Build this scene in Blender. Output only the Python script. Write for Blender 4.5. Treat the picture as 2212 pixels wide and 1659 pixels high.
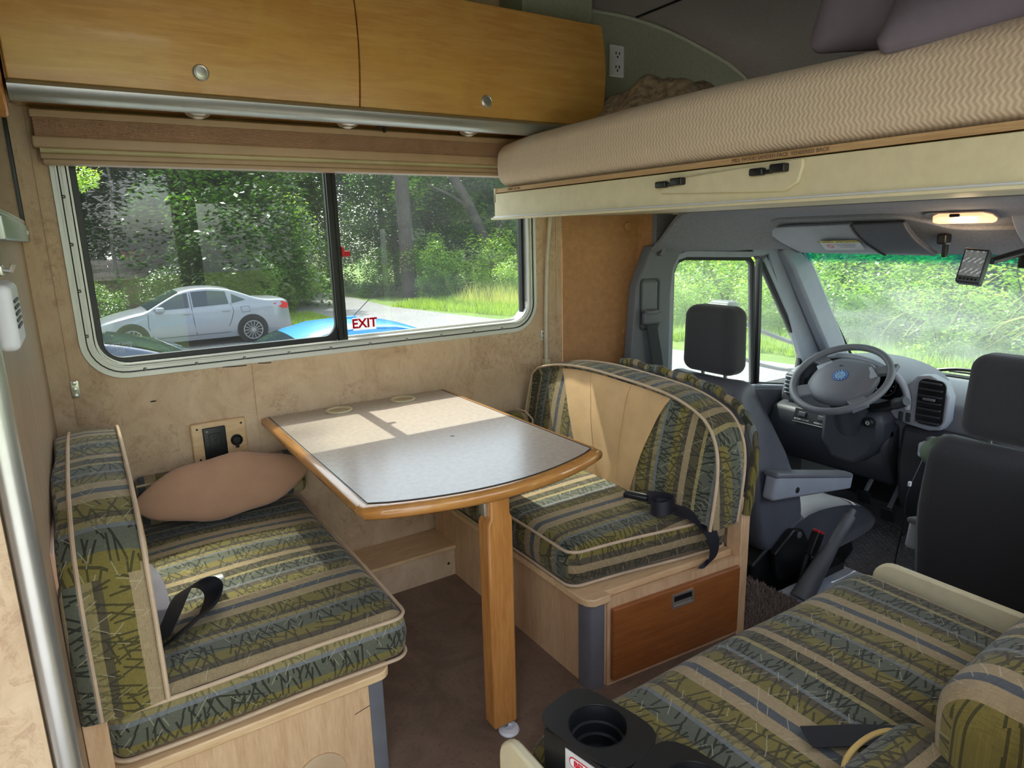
import bpy, math, random
from mathutils import Vector, Matrix
random.seed(7)
R = math.radians
V = Vector
scn = bpy.context.scene
col = scn.collection
for o in list(bpy.data.objects): bpy.data.objects.remove(o)

# ------------------------------------------------------------------ camera, sky, sun, exposure
# X = forward along the vehicle, Y = towards the driver's-side wall (wall plane y=0), Z up, coach floor z=0
def make_camera():
    yaw, pitch, roll, fpx = R(32.65), R(12.74), R(-1.443), 1436.0
    f = V((math.sin(yaw)*math.cos(pitch), math.cos(yaw)*math.cos(pitch), -math.sin(pitch)))
    r = V((math.cos(yaw), -math.sin(yaw), 0)); u = r.cross(f)
    c, s = math.cos(roll), math.sin(roll)
    r2 = r*c + u*s; u2 = u*c - r*s
    cd = bpy.data.cameras.new('camera'); cd.sensor_width = 36; cd.lens = fpx/2212*36
    cd.clip_start = 0.02; cd.clip_end = 400
    co = bpy.data.objects.new('camera', cd); col.objects.link(co)
    co.matrix_world = Matrix(((r2.x, u2.x, -f.x, 0), (r2.y, u2.y, -f.y, -2.46), (r2.z, u2.z, -f.z, 1.38), (0, 0, 0, 1)))
    scn.camera = co
make_camera()
SUN_DIR = V((-0.008, -0.525, -0.851)).normalized()
SKY, SUN, EXPO = 0.62, 6.0, 1.22
world = bpy.data.worlds.new('world'); scn.world = world; world.use_nodes = True
wn = world.node_tree; bgn = wn.nodes['Background']
sky = wn.nodes.new('ShaderNodeTexSky'); sky.sky_type = 'NISHITA'; sky.sun_disc = False
sky.sun_elevation = R(58.3); sky.sun_rotation = R(0); sky.altitude = 100; sky.air_density = 1.0; sky.dust_density = 2.0; sky.ozone_density = 1.0
hs = wn.nodes.new('ShaderNodeHueSaturation'); hs.inputs['Saturation'].default_value = 0.45
wn.links.new(sky.outputs[0], hs.inputs['Color']); wn.links.new(hs.outputs[0], bgn.inputs[0]); bgn.inputs[1].default_value = SKY
sl = bpy.data.lights.new('sun', 'SUN'); sl.energy = SUN; sl.angle = R(0.6); sl.color = (1, 0.95, 0.86)
so = bpy.data.objects.new('sun', sl); col.objects.link(so)
so.rotation_euler = SUN_DIR.to_track_quat('-Z', 'Y').to_euler(); so.location = (0, 12, 20)
vs = scn.view_settings; vs.view_transform = 'Standard'; vs.look = 'None'; vs.gamma = 1.0; vs.use_curve_mapping = False; vs.exposure = EXPO

# ------------------------------------------------------------------ mesh helpers
class B:
    """Collects shapes; build() links them as ONE mesh object."""
    def __init__(s): s.v = []; s.f = []
    def add(s, vs_, fs, M=None):
        k = len(s.v)
        s.v += [tuple(M @ V(p)) if M is not None else tuple(p) for p in vs_]
        s.f += [tuple(i + k for i in f) for f in fs]
        return s
    def box(s, c, d, M=None):
        x, y, z = c; a, b, h = d[0]/2, d[1]/2, d[2]/2
        vv = [(x+i*a, y+j*b, z+k*h) for k in (-1, 1) for j in (-1, 1) for i in (-1, 1)]
        return s.add(vv, [(0,2,3,1),(4,5,7,6),(0,1,5,4),(2,6,7,3),(0,4,6,2),(1,3,7,5)], M)
    def rb(s, c, d, r, seg=3, mid=1, M=None, fn=None):
        """rounded box; fn(p, n) may displace the points"""
        h = [q/2 for q in d]; r = min(r, *h)
        ts = []
        for a in range(3):
            l = [-h[a] + r*(1-math.tan((1-i/seg)*math.pi/4)) for i in range(seg+1)]
            m = [(-h[a]+r) + (2*h[a]-2*r)*i/mid for i in range(1, mid)]
            t = l + m + [-q for q in reversed(l)]
            ts.append(t)
        idx = {}; vv = []; ff = []
        def vert(p):
            q = [max(-(h[a]-r), min(h[a]-r, p[a])) for a in range(3)]
            dd = V(p) - V(q); n = dd.normalized() if dd.length > 1e-9 else V((0,0,1))
            w = V(q) + n*r
            key = tuple(round(x, 6) for x in p)
            if key not in idx:
                idx[key] = len(vv)
                if fn: w = fn(w, n)
                vv.append((w[0]+c[0], w[1]+c[1], w[2]+c[2]))
            return idx[key]
        for a in range(3):
            b_, c_ = (a+1) % 3, (a+2) % 3
            for sg in (-1, 1):
                for i in range(len(ts[b_])-1):
                    for j in range(len(ts[c_])-1):
                        q = []
                        for (ii, jj) in ((i,j),(i+1,j),(i+1,j+1),(i,j+1)):
                            p = [0,0,0]; p[a] = sg*h[a]; p[b_] = ts[b_][ii]; p[c_] = ts[c_][jj]; q.append(vert(p))
                        if len(set(q)) >= 3:
                            ff.append(tuple(q) if sg > 0 else tuple(reversed(q)))
        return s.add(vv, ff, M)
    def prism(s, pts, axis, a, b, M=None):
        n = len(pts)
        def p3(p, h):
            return {'x': (h, p[0], p[1]), 'y': (p[0], h, p[1]), 'z': (p[0], p[1], h)}[axis]
        vv = [p3(p, a) for p in pts] + [p3(p, b) for p in pts]
        ff = [tuple(range(n)), tuple(range(2*n-1, n-1, -1))] + [(i, i+n, (i+1) % n + n, (i+1) % n) for i in range(n)]
        return s.add(vv, ff, M)
    def ring(s, o, i, axis, a, b, M=None):
        n = len(o)
        def p3(p, h):
            return {'x': (h, p[0], p[1]), 'y': (p[0], h, p[1]), 'z': (p[0], p[1], h)}[axis]
        vv = [p3(p, a) for p in o] + [p3(p, a) for p in i] + [p3(p, b) for p in o] + [p3(p, b) for p in i]
        ff = []
        for k in range(n):
            m = (k+1) % n
            ff += [(k, m, n+m, n+k), (2*n+k, 3*n+k, 3*n+m, 2*n+m), (k, 2*n+k, 2*n+m, m), (n+k, n+m, 3*n+m, 3*n+k)]
        return s.add(vv, ff, M)
    def tube(s, path, r, n=8, closed=False, M=None, caps=True):
        path = [V(p) for p in path]; m = len(path)
        rs = r if isinstance(r, (list, tuple)) else [r]*m
        vv = []; ff = []; up = None
        for i, p in enumerate(path):
            t = (path[(i+1) % m] - path[i-1]) if closed else (path[min(i+1, m-1)] - path[max(i-1, 0)])
            if t.length < 1e-9: t = V((0,0,1))
            t.normalize()
            if up is None:
                up = t.cross(V((0.31, 0.77, 0.56))); up.normalize()
            up = up - t*up.dot(t)
            if up.length < 1e-6: up = t.cross(V((1, 0.2, 0.1)))
            up.normalize(); w = t.cross(up)
            for k in range(n):
                a = 2*math.pi*k/n
                vv.append(p + (up*math.cos(a) + w*math.sin(a))*rs[i])
        for i in range(m if closed else m-1):
            j = (i+1) % m
            for k in range(n):
                q = (k+1) % n
                ff.append((i*n+k, i*n+q, j*n+q, j*n+k))
        if not closed and caps:
            ff.append(tuple(range(n-1, -1, -1))); ff.append(tuple((m-1)*n+k for k in range(n)))
        return s.add(vv, ff, M)
    def lathe(s, prof, c=(0,0,0), axis='z', n=24, M=None, closed=False, cap=True):
        vv = []; ff = []
        for (r, h) in prof:
            for k in range(n):
                a = 2*math.pi*k/n; x, y = r*math.cos(a), r*math.sin(a)
                p = {'z': (x, y, h), 'y': (x, h, y), 'x': (h, x, y)}[axis]
                vv.append((p[0]+c[0], p[1]+c[1], p[2]+c[2]))
        m = len(prof)
        for i in range(m if closed else m-1):
            j = (i+1) % m
            for k in range(n):
                q = (k+1) % n
                ff.append((i*n+k, i*n+q, j*n+q, j*n+k))
        if not closed and cap:
            if prof[0][0] > 1e-6: ff.append(tuple(range(n-1, -1, -1)))
            if prof[-1][0] > 1e-6: ff.append(tuple((m-1)*n+k for k in range(n)))
        return s.add(vv, ff, M)
    def ribbon(s, path, wd, w, t=0.002, M=None):
        path = [V(p) for p in path]; m = len(path)
        wds = [V(q).normalized() for q in wd] if isinstance(wd, list) else [V(wd).normalized()]*m
        vv = []; ff = []
        for i, p in enumerate(path):
            tg = (path[min(i+1, m-1)] - path[max(i-1, 0)]).normalized()
            nn = tg.cross(wds[i]); nn = nn.normalized() if nn.length > 1e-6 else V((0,0,1))
            for a, b in ((-1,-1),(1,-1),(1,1),(-1,1)): vv.append(p + wds[i]*(a*w/2) + nn*(b*t/2))
        for i in range(m-1):
            for k in range(4):
                q = (k+1) % 4; ff.append((i*4+k, i*4+q, i*4+4+q, i*4+4+k))
        ff += [(3,2,1,0), tuple((m-1)*4+k for k in range(4))]
        return s.add(vv, ff, M)
    def grid(s, fn, nu, nv, M=None, wrap=False):
        vv = [fn(i/nu, j/nv) for i in range(nu+1) for j in range(nv+1)]
        ff = [(i*(nv+1)+j, (i+1)*(nv+1)+j, (i+1)*(nv+1)+j+1, i*(nv+1)+j+1) for i in range(nu) for j in range(nv)]
        return s.add(vv, ff, M)
    def slab(s, fn, nu, nv, th, M=None):
        """grid with thickness vector th"""
        th = V(th); k = (nu+1)*(nv+1)
        a = [V(fn(i/nu, j/nv)) for i in range(nu+1) for j in range(nv+1)]
        vv = a + [p + th for p in a]; ff = []
        I = lambda i, j: i*(nv+1)+j
        for i in range(nu):
            for j in range(nv):
                q = (I(i,j), I(i+1,j), I(i+1,j+1), I(i,j+1)); ff += [q, tuple(x+k for x in reversed(q))]
        for i in range(nu):
            for j in (0, nv): ff.append((I(i,j), I(i,j)+k, I(i+1,j)+k, I(i+1,j)))
        for j in range(nv):
            for i in (0, nu): ff.append((I(i,j), I(i,j+1), I(i,j+1)+k, I(i,j)+k))
        return s.add(vv, ff, M)
    def ell(s, c, d, n=16, m=10, M=None, fn=None):
        vv = []; ff = []
        for i in range(m+1):
            th = math.pi*i/m
            for k in range(n):
                ph = 2*math.pi*k/n
                p = V((math.sin(th)*math.cos(ph), math.sin(th)*math.sin(ph), math.cos(th)))
                if fn: p = fn(p)
                vv.append((c[0]+p[0]*d[0], c[1]+p[1]*d[1], c[2]+p[2]*d[2]))
        for i in range(m):
            for k in range(n):
                q = (k+1) % n; ff.append((i*n+k, (i+1)*n+k, (i+1)*n+q, i*n+q))
        return s.add(vv, ff, M)
    def build(s, name, mat, parent=None, smooth=True, uv=None, bev=0, ang=38, sub=0, label=None, stuff=False):
        og = V(parent.get('_o', (0,0,0))) if parent else V((0,0,0))
        me = bpy.data.meshes.new(name)
        me.from_pydata([tuple(V(p) - og) for p in s.v], [], s.f)
        me.validate(); me.update()
        import bmesh
        bm = bmesh.new(); bm.from_mesh(me)
        bmesh.ops.remove_doubles(bm, verts=bm.verts, dist=1e-6)
        bmesh.ops.recalc_face_normals(bm, faces=bm.faces); bm.to_mesh(me); bm.free()
        if smooth:
            me.polygons.foreach_set('use_smooth', [True]*len(me.polygons)); me.set_sharp_from_angle(angle=R(ang))
        if uv:
            ul = me.uv_layers.new(name='UVMap')
            for p in me.polygons:
                n = p.normal
                for li in p.loop_indices:
                    ul.data[li].uv = uv(V(me.vertices[me.loops[li].vertex_index].co) + og, n)
        me.materials.append(mat)
        o = bpy.data.objects.new(name, me); col.objects.link(o)
        o['_o'] = tuple(og)
        if parent:
            o.parent = parent
        if bev:
            md = o.modifiers.new('bevel', 'BEVEL'); md.width = bev; md.segments = 2; md.limit_method = 'ANGLE'; md.angle_limit = R(40)
        if sub:
            md = o.modifiers.new('sub', 'SUBSURF'); md.levels = sub; md.render_levels = sub
        if label: o['label'] = label
        if stuff: o['kind'] = 'stuff'
        return o

def thing(name, label, cat, loc=(0,0,0), group=None):
    o = bpy.data.objects.new(name, None); col.objects.link(o); o.location = loc; o.empty_display_size = 0.05
    o['_o'] = tuple(loc); o['label'] = label; o['category'] = cat
    if group: o['group'] = group
    return o
def tag(o, label, cat, group=None):
    o['label'] = label; o['category'] = cat
    if group: o['group'] = group
    return o
def struct(o, label=None):
    o['kind'] = 'structure'
    if label: o['label'] = label
    return o
def sempty(name, label, loc=(0,0,0)):
    o = bpy.data.objects.new(name, None); col.objects.link(o); o.location = loc; o['_o'] = tuple(loc); o['kind'] = 'structure'; o['label'] = label
    o.empty_display_size = 0.05
    return o
def copy_tree(o, parent=None):
    c = o.copy(); col.objects.link(c); c.parent = parent
    for ch in list(o.children): copy_tree(ch, c)
    return c
def rrect(x0, x1, z0, z1, r, n=6):
    pts = []
    for cx, cz, a0 in ((x1-r, z1-r, 0), (x0+r, z1-r, 90), (x0+r, z0+r, 180), (x1-r, z0+r, 270)):
        for i in range(n+1):
            a = R(a0 + 90*i/n); pts.append((cx + r*math.cos(a), cz + r*math.sin(a)))
    return pts
def spline(pts, n=8, closed=False):
    pts = [V(p) for p in pts]; m = len(pts); out = []
    rng = m if closed else m-1
    for i in range(rng):
        if closed: p0, p1, p2, p3 = pts[i-1], pts[i], pts[(i+1) % m], pts[(i+2) % m]
        else: p0, p1, p2, p3 = pts[max(i-1,0)], pts[i], pts[i+1], pts[min(i+2, m-1)]
        for k in range(n):
            t = k/n
            out.append(0.5*((2*p1) + (p2-p0)*t + (2*p0-5*p1+4*p2-p3)*t*t + (3*p1-p0-3*p2+p3)*t**3))
    if not closed: out.append(pts[-1])
    return out
def frame(o, x, y):
    """matrix with origin o, local x along x, local y along y"""
    x = V(x).normalized(); y = V(y); y = (y - x*y.dot(x)).normalized(); z = x.cross(y)
    return Matrix(((x.x,y.x,z.x,o[0]),(x.y,y.y,z.y,o[1]),(x.z,y.z,z.z,o[2]),(0,0,0,1)))
def text(name, body, size, M, mat, parent, offset=0.0, ext=0.0004, align='CENTER'):
    """flat lettering in the local XY plane of M"""
    cu = bpy.data.curves.new(name, 'FONT'); cu.body = body; cu.size = size; cu.extrude = ext; cu.offset = offset
    cu.align_x = align; cu.align_y = 'CENTER'; cu.resolution_u = 2
    t = bpy.data.objects.new(name+'_t', cu); col.objects.link(t)
    bpy.context.view_layer.update()
    me = bpy.data.meshes.new_from_object(t.evaluated_get(bpy.context.evaluated_depsgraph_get()))
    bpy.data.objects.remove(t); bpy.data.curves.remove(cu)
    og = V(parent.get('_o', (0,0,0))) if parent else V((0,0,0))
    me.transform(Matrix.Translation(-og) @ M); me.materials.clear(); me.materials.append(mat); me.name = name
    o = bpy.data.objects.new(name, me); col.objects.link(o); o['_o'] = tuple(og)
    if parent: o.parent = parent
    return o

# ------------------------------------------------------------------ materials
def lin(c):
    return tuple(((x/255)/12.92 if x/255 <= 0.04045 else ((x/255+0.055)/1.055)**2.4) for x in c[:3]) + (1,)
class NT:
    def __init__(s, name):
        s.m = bpy.data.materials.new(name); s.m.use_nodes = True; s.t = s.m.node_tree
        s.p = s.t.nodes['Principled BSDF']; s.out = s.t.nodes['Material Output']
    def n(s, ty, ins=None, **kw):
        d = s.t.nodes.new('ShaderNode'+ty)
        for k, v in kw.items(): setattr(d, k, v)
        for k, v in (ins or {}).items():
            if isinstance(v, bpy.types.NodeSocket): s.t.links.new(v, d.inputs[k])
            else: d.inputs[k].default_value = v
        return d
    def link(s, a, b): s.t.links.new(a, b)
    def math(s, op, a, b=0.0, c=None):
        ins = {0: a, 1: b}
        if c is not None: ins[2] = c
        return s.n('Math', ins, operation=op).outputs[0]
    def mix(s, f, a, b, blend='MIX'):
        d = s.t.nodes.new('ShaderNodeMix'); d.data_type = 'RGBA'; d.blend_type = blend
        for i, v in ((0, f), (6, a), (7, b)):
            if isinstance(v, bpy.types.NodeSocket): s.t.links.new(v, d.inputs[i])
            else: d.inputs[i].default_value = v
        return d.outputs[2]
    def ramp(s, fac, stops, const=False):
        d = s.n('ValToRGB', {0: fac}); cr = d.color_ramp
        if const: cr.interpolation = 'CONSTANT'
        while len(cr.elements) < len(stops): cr.elements.new(0.5)
        for e, (p, c) in zip(cr.elements, stops): e.position = p; e.color = c
        return d.outputs[0]
    def obj(s): return s.n('TexCoord').outputs['Object']
    def uv(s): return s.n('TexCoord').outputs['UV']
    def mapv(s, v, scale=(1,1,1), loc=(0,0,0), rot=(0,0,0)):
        return s.n('Mapping', {'Vector': v, 'Scale': scale, 'Location': loc, 'Rotation': rot}).outputs[0]
    def noise(s, v, scale, detail=3.0, rough=0.55, dist=0.0):
        return s.n('TexNoise', {'Vector': v, 'Scale': scale, 'Detail': detail, 'Roughness': rough, 'Distortion': dist}).outputs[0]
    def bump(s, h, strength=0.2, dist=0.002):
        b = s.n('Bump', {'Height': h, 'Strength': strength, 'Distance': dist}); s.link(b.outputs[0], s.p.inputs['Normal'])
    def set(s, **kw):
        for k, v in kw.items():
            k = {'base': 'Base Color', 'rough': 'Roughness', 'metal': 'Metallic', 'spec': 'Specular IOR Level', 'trans': 'Transmission Weight', 'coat': 'Coat Weight', 'sheen': 'Sheen Weight', 'em': 'Emission Color', 'ems': 'Emission Strength', 'alpha': 'Alpha'}[k]
            if isinstance(v, bpy.types.NodeSocket): s.link(v, s.p.inputs[k])
            else: s.p.inputs[k].default_value = v
def plain(name, c, rough=0.5, metal=0.0, var=0.12, vs=14, bump=0.0, bs=300, spec=0.5, coat=0.0, sheen=0.0):
    t = NT(name); o = t.obj(); a = lin(c)
    nz = t.noise(o, vs)
    lo = tuple(x*(1-var) for x in a[:3]) + (1,); hi = tuple(min(1, x*(1+var)) for x in a[:3]) + (1,)
    t.set(base=t.ramp(nz, [(0.3, lo), (0.7, hi)]), rough=rough, metal=metal, spec=spec, coat=coat, sheen=sheen)
    if bump: t.bump(t.noise(o, bs, 2), bump)
    return t.m
def wood(name, c1, c2, scale=(3, 3, 3), rough=0.35, coat=0.1, grain=1.0, blotch=None):
    """grain runs along the axis with the SMALL scale"""
    t = NT(name); o = t.obj()
    w = t.mapv(o, scale)
    n1 = t.noise(w, 6, 6, 0.6, 0.6); n2 = t.noise(w, 26, 4, 0.6, 0.2)
    f = t.math('ADD', t.math('MULTIPLY', n1, 0.6), t.math('MULTIPLY', n2, 0.4*grain))
    base = t.ramp(f, [(0.34, lin(c1)), (0.66, lin(c2))])
    if blotch:
        bn = t.noise(o, 5, 3, 0.6, 0.5)
        base = t.mix(t.ramp(bn, [(0.45, (0,0,0,1)), (0.7, (0.6,0.6,0.6,1))]), base, lin(blotch))
    t.set(base=base, rough=rough, coat=coat)
    t.bump(n2, 0.06, 0.001)
    return t.m
def wallpaper():
    t = NT('mottled wallpaper'); o = t.obj()
    n1 = t.noise(t.mapv(o, (1, 1, 0.8)), 7, 8, 0.68, 1.2)
    # square-ish trowel patches
    vor = t.n('TexVoronoi', {'Vector': t.mapv(o, (7, 7, 5)), 'Scale': 1.0, 'Randomness': 0.9}, distance='CHEBYCHEV').outputs['Color']
    sep = t.n('SeparateColor', {0: vor}).outputs[0]
    n2 = t.noise(o, 30, 8, 0.75, 1.5)
    n3 = t.noise(t.mapv(o, (1, 1, 0.35)), 60, 4, 0.7, 0.4)
    base = t.ramp(n1, [(0.3, lin((190, 158, 124))), (0.5, lin((210, 180, 145))), (0.72, lin((222, 196, 163)))])
    pm = t.math('MULTIPLY', t.math('GREATER_THAN', sep, 0.62), t.ramp(n2, [(0.48, (0,0,0,1)), (0.6, (1,1,1,1))]))
    base = t.mix(t.math('MULTIPLY', pm, 0.5), base, lin((168, 130, 100)))
    pm2 = t.math('MULTIPLY', t.math('LESS_THAN', sep, 0.25), t.ramp(n3, [(0.5, (0,0,0,1)), (0.6, (1,1,1,1))]))
    base = t.mix(t.math('MULTIPLY', pm2, 0.45), base, lin((222, 204, 172)))
    base = t.mix(t.math('MULTIPLY', t.ramp(n3, [(0.55, (0,0,0,1)), (0.66, (1,1,1,1))]), 0.25), base, lin((160, 128, 100)))
    t.set(base=base, rough=0.55); t.bump(n2, 0.12, 0.001)
    return t.m
FAB = [ # width, colour, line amount
 (0.044,(102,104,86),1.0),(0.011,(126,128,126),0.15),(0.018,(152,138,90),0.45),(0.018,(92,83,60),0.6),(0.046,(130,117,58),0.8),
 (0.032,(172,150,112),0.06),(0.022,(90,93,94),0.1),(0.032,(172,150,112),0.06),(0.036,(126,114,56),0.8),(0.020,(98,88,66),0.7),
 (0.011,(122,126,124),0.15),(0.046,(100,102,86),1.0),(0.013,(166,150,100),0.25),(0.036,(92,84,60),0.8),(0.026,(170,148,110),0.08),
 (0.020,(96,86,66),0.6),(0.036,(132,119,60),0.8)]
def fabric():
    t = NT('striped upholstery fabric'); uv = t.uv()
    sp = t.n('SeparateXYZ', {0: uv}); u, v = sp.outputs[0], sp.outputs[1]
    per = sum(a for a, _, _ in FAB)
    wob = t.math('MULTIPLY', t.math('SUBTRACT', t.noise(uv, 9, 2), 0.5), 0.006)
    ph = t.math('FRACT', t.math('DIVIDE', t.math('ADD', t.math('ADD', v, wob), 10*per), per))
    st = []; ls = []; a = 0
    for w, c, l in FAB:
        st.append((a/per, lin(c))); ls.append((a/per, (l, l, l, 1))); a += w
    base = t.ramp(ph, st, True); lm = t.ramp(ph, ls, True)
    # woven yarn variation
    yarn = t.noise(t.mapv(uv, (60, 700, 1)), 1.0, 2); yarn2 = t.noise(t.mapv(uv, (500, 90, 1)), 1.0, 2)
    base = t.mix(0.5, base, t.ramp(yarn, [(0.3, (0.45,0.45,0.45,1)), (0.7, (1,1,1,1))]), 'MULTIPLY')
    base = t.mix(0.35, base, t.ramp(yarn2, [(0.3, (0.5,0.5,0.5,1)), (0.7, (1,1,1,1))]), 'MULTIPLY')
    # drawn strokes: short straight marks, each in its own random cell
    def strokes(ang, fa, fb, keep, wid, seed):
        m = t.n('SeparateXYZ', {0: t.mapv(uv, (1, 1, 1), rot=(0, 0, ang), loc=(seed, seed*0.7, 0))})
        a_ = t.math('MULTIPLY', m.outputs[0], fa); b_ = t.math('MULTIPLY', m.outputs[1], fb)
        cell = t.n('CombineXYZ', {0: t.math('FLOOR', a_), 1: t.math('FLOOR', b_), 2: seed}).outputs[0]
        wn_ = t.n('TexWhiteNoise', {'Vector': cell}, noise_dimensions='3D'); r2 = t.n('SeparateColor', {0: wn_.outputs['Color']})
        on = t.math('LESS_THAN', wn_.outputs['Value'], keep)
        pos = t.math('ADD', t.math('MULTIPLY', r2.outputs[0], 0.5), 0.25)
        sl_ = t.math('MULTIPLY', t.math('SUBTRACT', r2.outputs[1], 0.5), 0.6)
        dd = t.math('ABSOLUTE', t.math('SUBTRACT', t.math('ADD', t.math('FRACT', b_), t.math('MULTIPLY', sl_, t.math('SUBTRACT', t.math('FRACT', a_), 0.5))), pos))
        return t.math('MULTIPLY', t.math('LESS_THAN', dd, wid), on)
    dk = t.math('MAXIMUM', strokes(R(68), 22, 56, 0.46, 0.13, 1.3), strokes(R(112), 26, 60, 0.42, 0.13, 4.1))
    dk = t.math('MAXIMUM', dk, strokes(R(90), 20, 72, 0.30, 0.15, 7.7))
    dk = t.math('MAXIMUM', dk, strokes(R(20), 16, 50, 0.22, 0.10, 9.2))
    base = t.mix(t.math('MULTIPLY', t.math('MULTIPLY', dk, lm), 0.9), base, lin((36, 37, 26)))
    lt_ = t.math('MAXIMUM', strokes(R(60), 42, 60, 0.14, 0.055, 12.5), strokes(R(125), 36, 56, 0.12, 0.055, 15.1))
    base = t.mix(t.math('MULTIPLY', lt_, 0.45), base, lin((186, 178, 144)))
    t.set(base=base, rough=0.85, sheen=0.15, spec=0.25)
    t.bump(t.math('ADD', yarn, yarn2), 0.35, 0.0015)
    return t.m
def mattress_mat():
    t = NT('knit mattress cover'); o = t.obj()
    sp = t.n('SeparateXYZ', {0: o}); y, z = sp.outputs[1], sp.outputs[2]
    zz = t.math('PINGPONG', t.math('MULTIPLY', z, 95), 1.0)
    w = t.math('FRACT', t.math('ADD', t.math('MULTIPLY', y, 82), t.math('MULTIPLY', zz, 0.5)))
    tri = t.math('PINGPONG', t.math('MULTIPLY', w, 2), 1.0)
    base = t.ramp(tri, [(0.2, lin((202, 180, 152))), (0.8, lin((216, 196, 168)))])
    t.set(base=base, rough=0.9, sheen=0.2, spec=0.2); t.bump(tri, 0.35, 0.004)
    return t.m
def glass(name, tint, refl=0.06, haze=0.0, hazecol=(1,1,1,1), smear=False, band=None):
    t = NT(name); t.t.nodes.remove(t.p)
    tr = t.n('BsdfTransparent', {0: tint}); gl = t.n('BsdfGlossy', {0: (1,1,1,1), 'Roughness': 0.0})
    fc = t.n('LayerWeight', {'Blend': 0.5}).outputs['Facing']
    fr = t.math('ADD', t.math('MULTIPLY', t.math('POWER', fc, 5.0), 0.85), refl)
    base = tr.outputs[0]
    if band:
        z = t.n('SeparateXYZ', {0: t.obj()}).outputs[2]
        f = t.ramp(t.math('MULTIPLY', t.math('SUBTRACT', z, band[0]), 1/(band[1]-band[0])), [(0.0, (0,0,0,1)), (1.0, (1,1,1,1))])
        base = t.n('MixShader', {0: f, 1: base, 2: t.n('BsdfTransparent', {0: band[2]}).outputs[0]}).outputs[0]
    if haze:
        df = t.n('MixShader', {0: 0.35, 1: t.n('BsdfTranslucent', {0: hazecol}).outputs[0], 2: t.n('BsdfDiffuse', {0: hazecol}).outputs[0]}).outputs[0]
        h = haze
        if smear:
            nz = t.noise(t.mapv(t.obj(), (1.3, 1.3, 2.6), rot=(0.5,0,0)), 1.6, 4, 0.5, 0.8)
            h = t.math('MULTIPLY', t.ramp(nz, [(0.3, (0.5,0.5,0.5,1)), (0.7, (1.5,1.5,1.5,1))]), haze)
        base = t.n('MixShader', {0: h, 1: base, 2: df}).outputs[0]
    mx = t.n('MixShader', {0: fr, 1: base, 2: gl.outputs[0]})
    t.link(mx.outputs[0], t.out.inputs[0])
    return t.m
def leaf(name, c1, c2, tr=0.5):
    t = NT(name); t.t.nodes.remove(t.p)
    oi = t.n('ObjectInfo').outputs['Random']; geo = t.n('NewGeometry').outputs['Random Per Island']
    c = t.mix(t.math('FRACT', t.math('ADD', geo, t.math('MULTIPLY', oi, 0.37))), lin(c1), lin(c2))
    c2_ = t.mix(1.0, c, (1.7, 1.8, 0.55, 1), 'MULTIPLY')
    d = t.n('BsdfDiffuse', {0: c}); q = t.n('BsdfTranslucent', {0: c2_}); g = t.n('BsdfGlossy', {0: (1,1,1,1), 'Roughness': 0.35})
    m1 = t.n('MixShader', {0: tr, 1: d.outputs[0], 2: q.outputs[0]})
    m2 = t.n('MixShader', {0: 0.07, 1: m1.outputs[0], 2: g.outputs[0]})
    t.link(m2.outputs[0], t.out.inputs[0])
    return t.m
def paper(name, c):
    t = NT(name); t.t.nodes.remove(t.p); c = lin(c)
    m = t.n('MixShader', {0: 0.5, 1: t.n('BsdfDiffuse', {0: c}).outputs[0], 2: t.n('BsdfTranslucent', {0: c}).outputs[0]})
    t.link(m.outputs[0], t.out.inputs[0]); return t.m
def emis(name, c, s):
    t = NT(name); t.set(base=c, em=c, ems=s, rough=0.4); return t.m

M_ = {}
M_['wall'] = wallpaper()
M_['part'] = wood('grey brown partition laminate', (148,122,98), (182,156,128), (9, 9, 0.9), 0.45, 0.05, blotch=(160,130,104))
M_['honey'] = wood('honey maple door', (198,144,72), (226,180,106), (0.7, 3, 7), 0.32, 0.15, 0.5, blotch=(214,168,86))
M_['edge'] = wood('varnished maple edging', (178,118,58), (216,160,92), (1.2, 3, 8), 0.22, 0.4, 0.6)
M_['edgey'] = wood('varnished maple edging', (178,118,58), (216,160,92), (8, 0.9, 8), 0.22, 0.4, 0.6)
M_['leg'] = wood('varnished maple post', (176,116,58), (212,152,86), (12, 12, 1.0), 0.25, 0.3, 0.6)
M_['maple'] = wood('pale maple laminate', (200,158,116), (228,192,150), (7, 7, 0.9), 0.4, 0.05)
M_['maplex'] = wood('pale maple trim', (206,166,118), (234,200,154), (0.9, 7, 7), 0.4, 0.05)
M_['drawer'] = wood('orange brown drawer front', (138,80,38), (170,104,54), (1.0, 5, 9), 0.35, 0.1, 0.7)
M_['tan_ledge'] = plain('brown laminate top', (128,100,84), 0.4)
M_['laminate'] = plain('grey beige table laminate', (182,168,156), 0.24, var=0.08, vs=60, bump=0.03, bs=500, spec=0.55)
M_['fab'] = fabric()
M_['pipe'] = plain('beige piping cord', (198,172,142), 0.8)
M_['suede'] = plain('tan suede', (200,160,106), 0.8, var=0.1, vs=9, bump=0.15, bs=60, sheen=0.3)
M_['suedep'] = plain('rose tan suede', (190,146,116), 0.85, var=0.08, vs=9, bump=0.1, bs=80, sheen=0.3)
M_['leather'] = plain('tan padded vinyl', (186,136,88), 0.6, var=0.12, vs=40, bump=0.12, bs=160)
M_['alum'] = plain('brushed aluminium', (190,190,186), 0.32, 0.85, var=0.04)
M_['rail'] = plain('satin grey aluminium rail', (176,180,174), 0.36, 0.75, var=0.03)
M_['greytrim'] = plain('grey plastic corner trim', (108,108,112), 0.42, 0.0)
M_['frame'] = plain('off white painted window frame', (214,214,208), 0.35, 0.25, var=0.04)
M_['blk'] = plain('black plastic', (22,22,24), 0.38)
M_['blkrub'] = plain('black rubber', (20,20,20), 0.6)
M_['chrome'] = plain('polished steel', (216,214,206), 0.30, 0.85, var=0.02)
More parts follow.
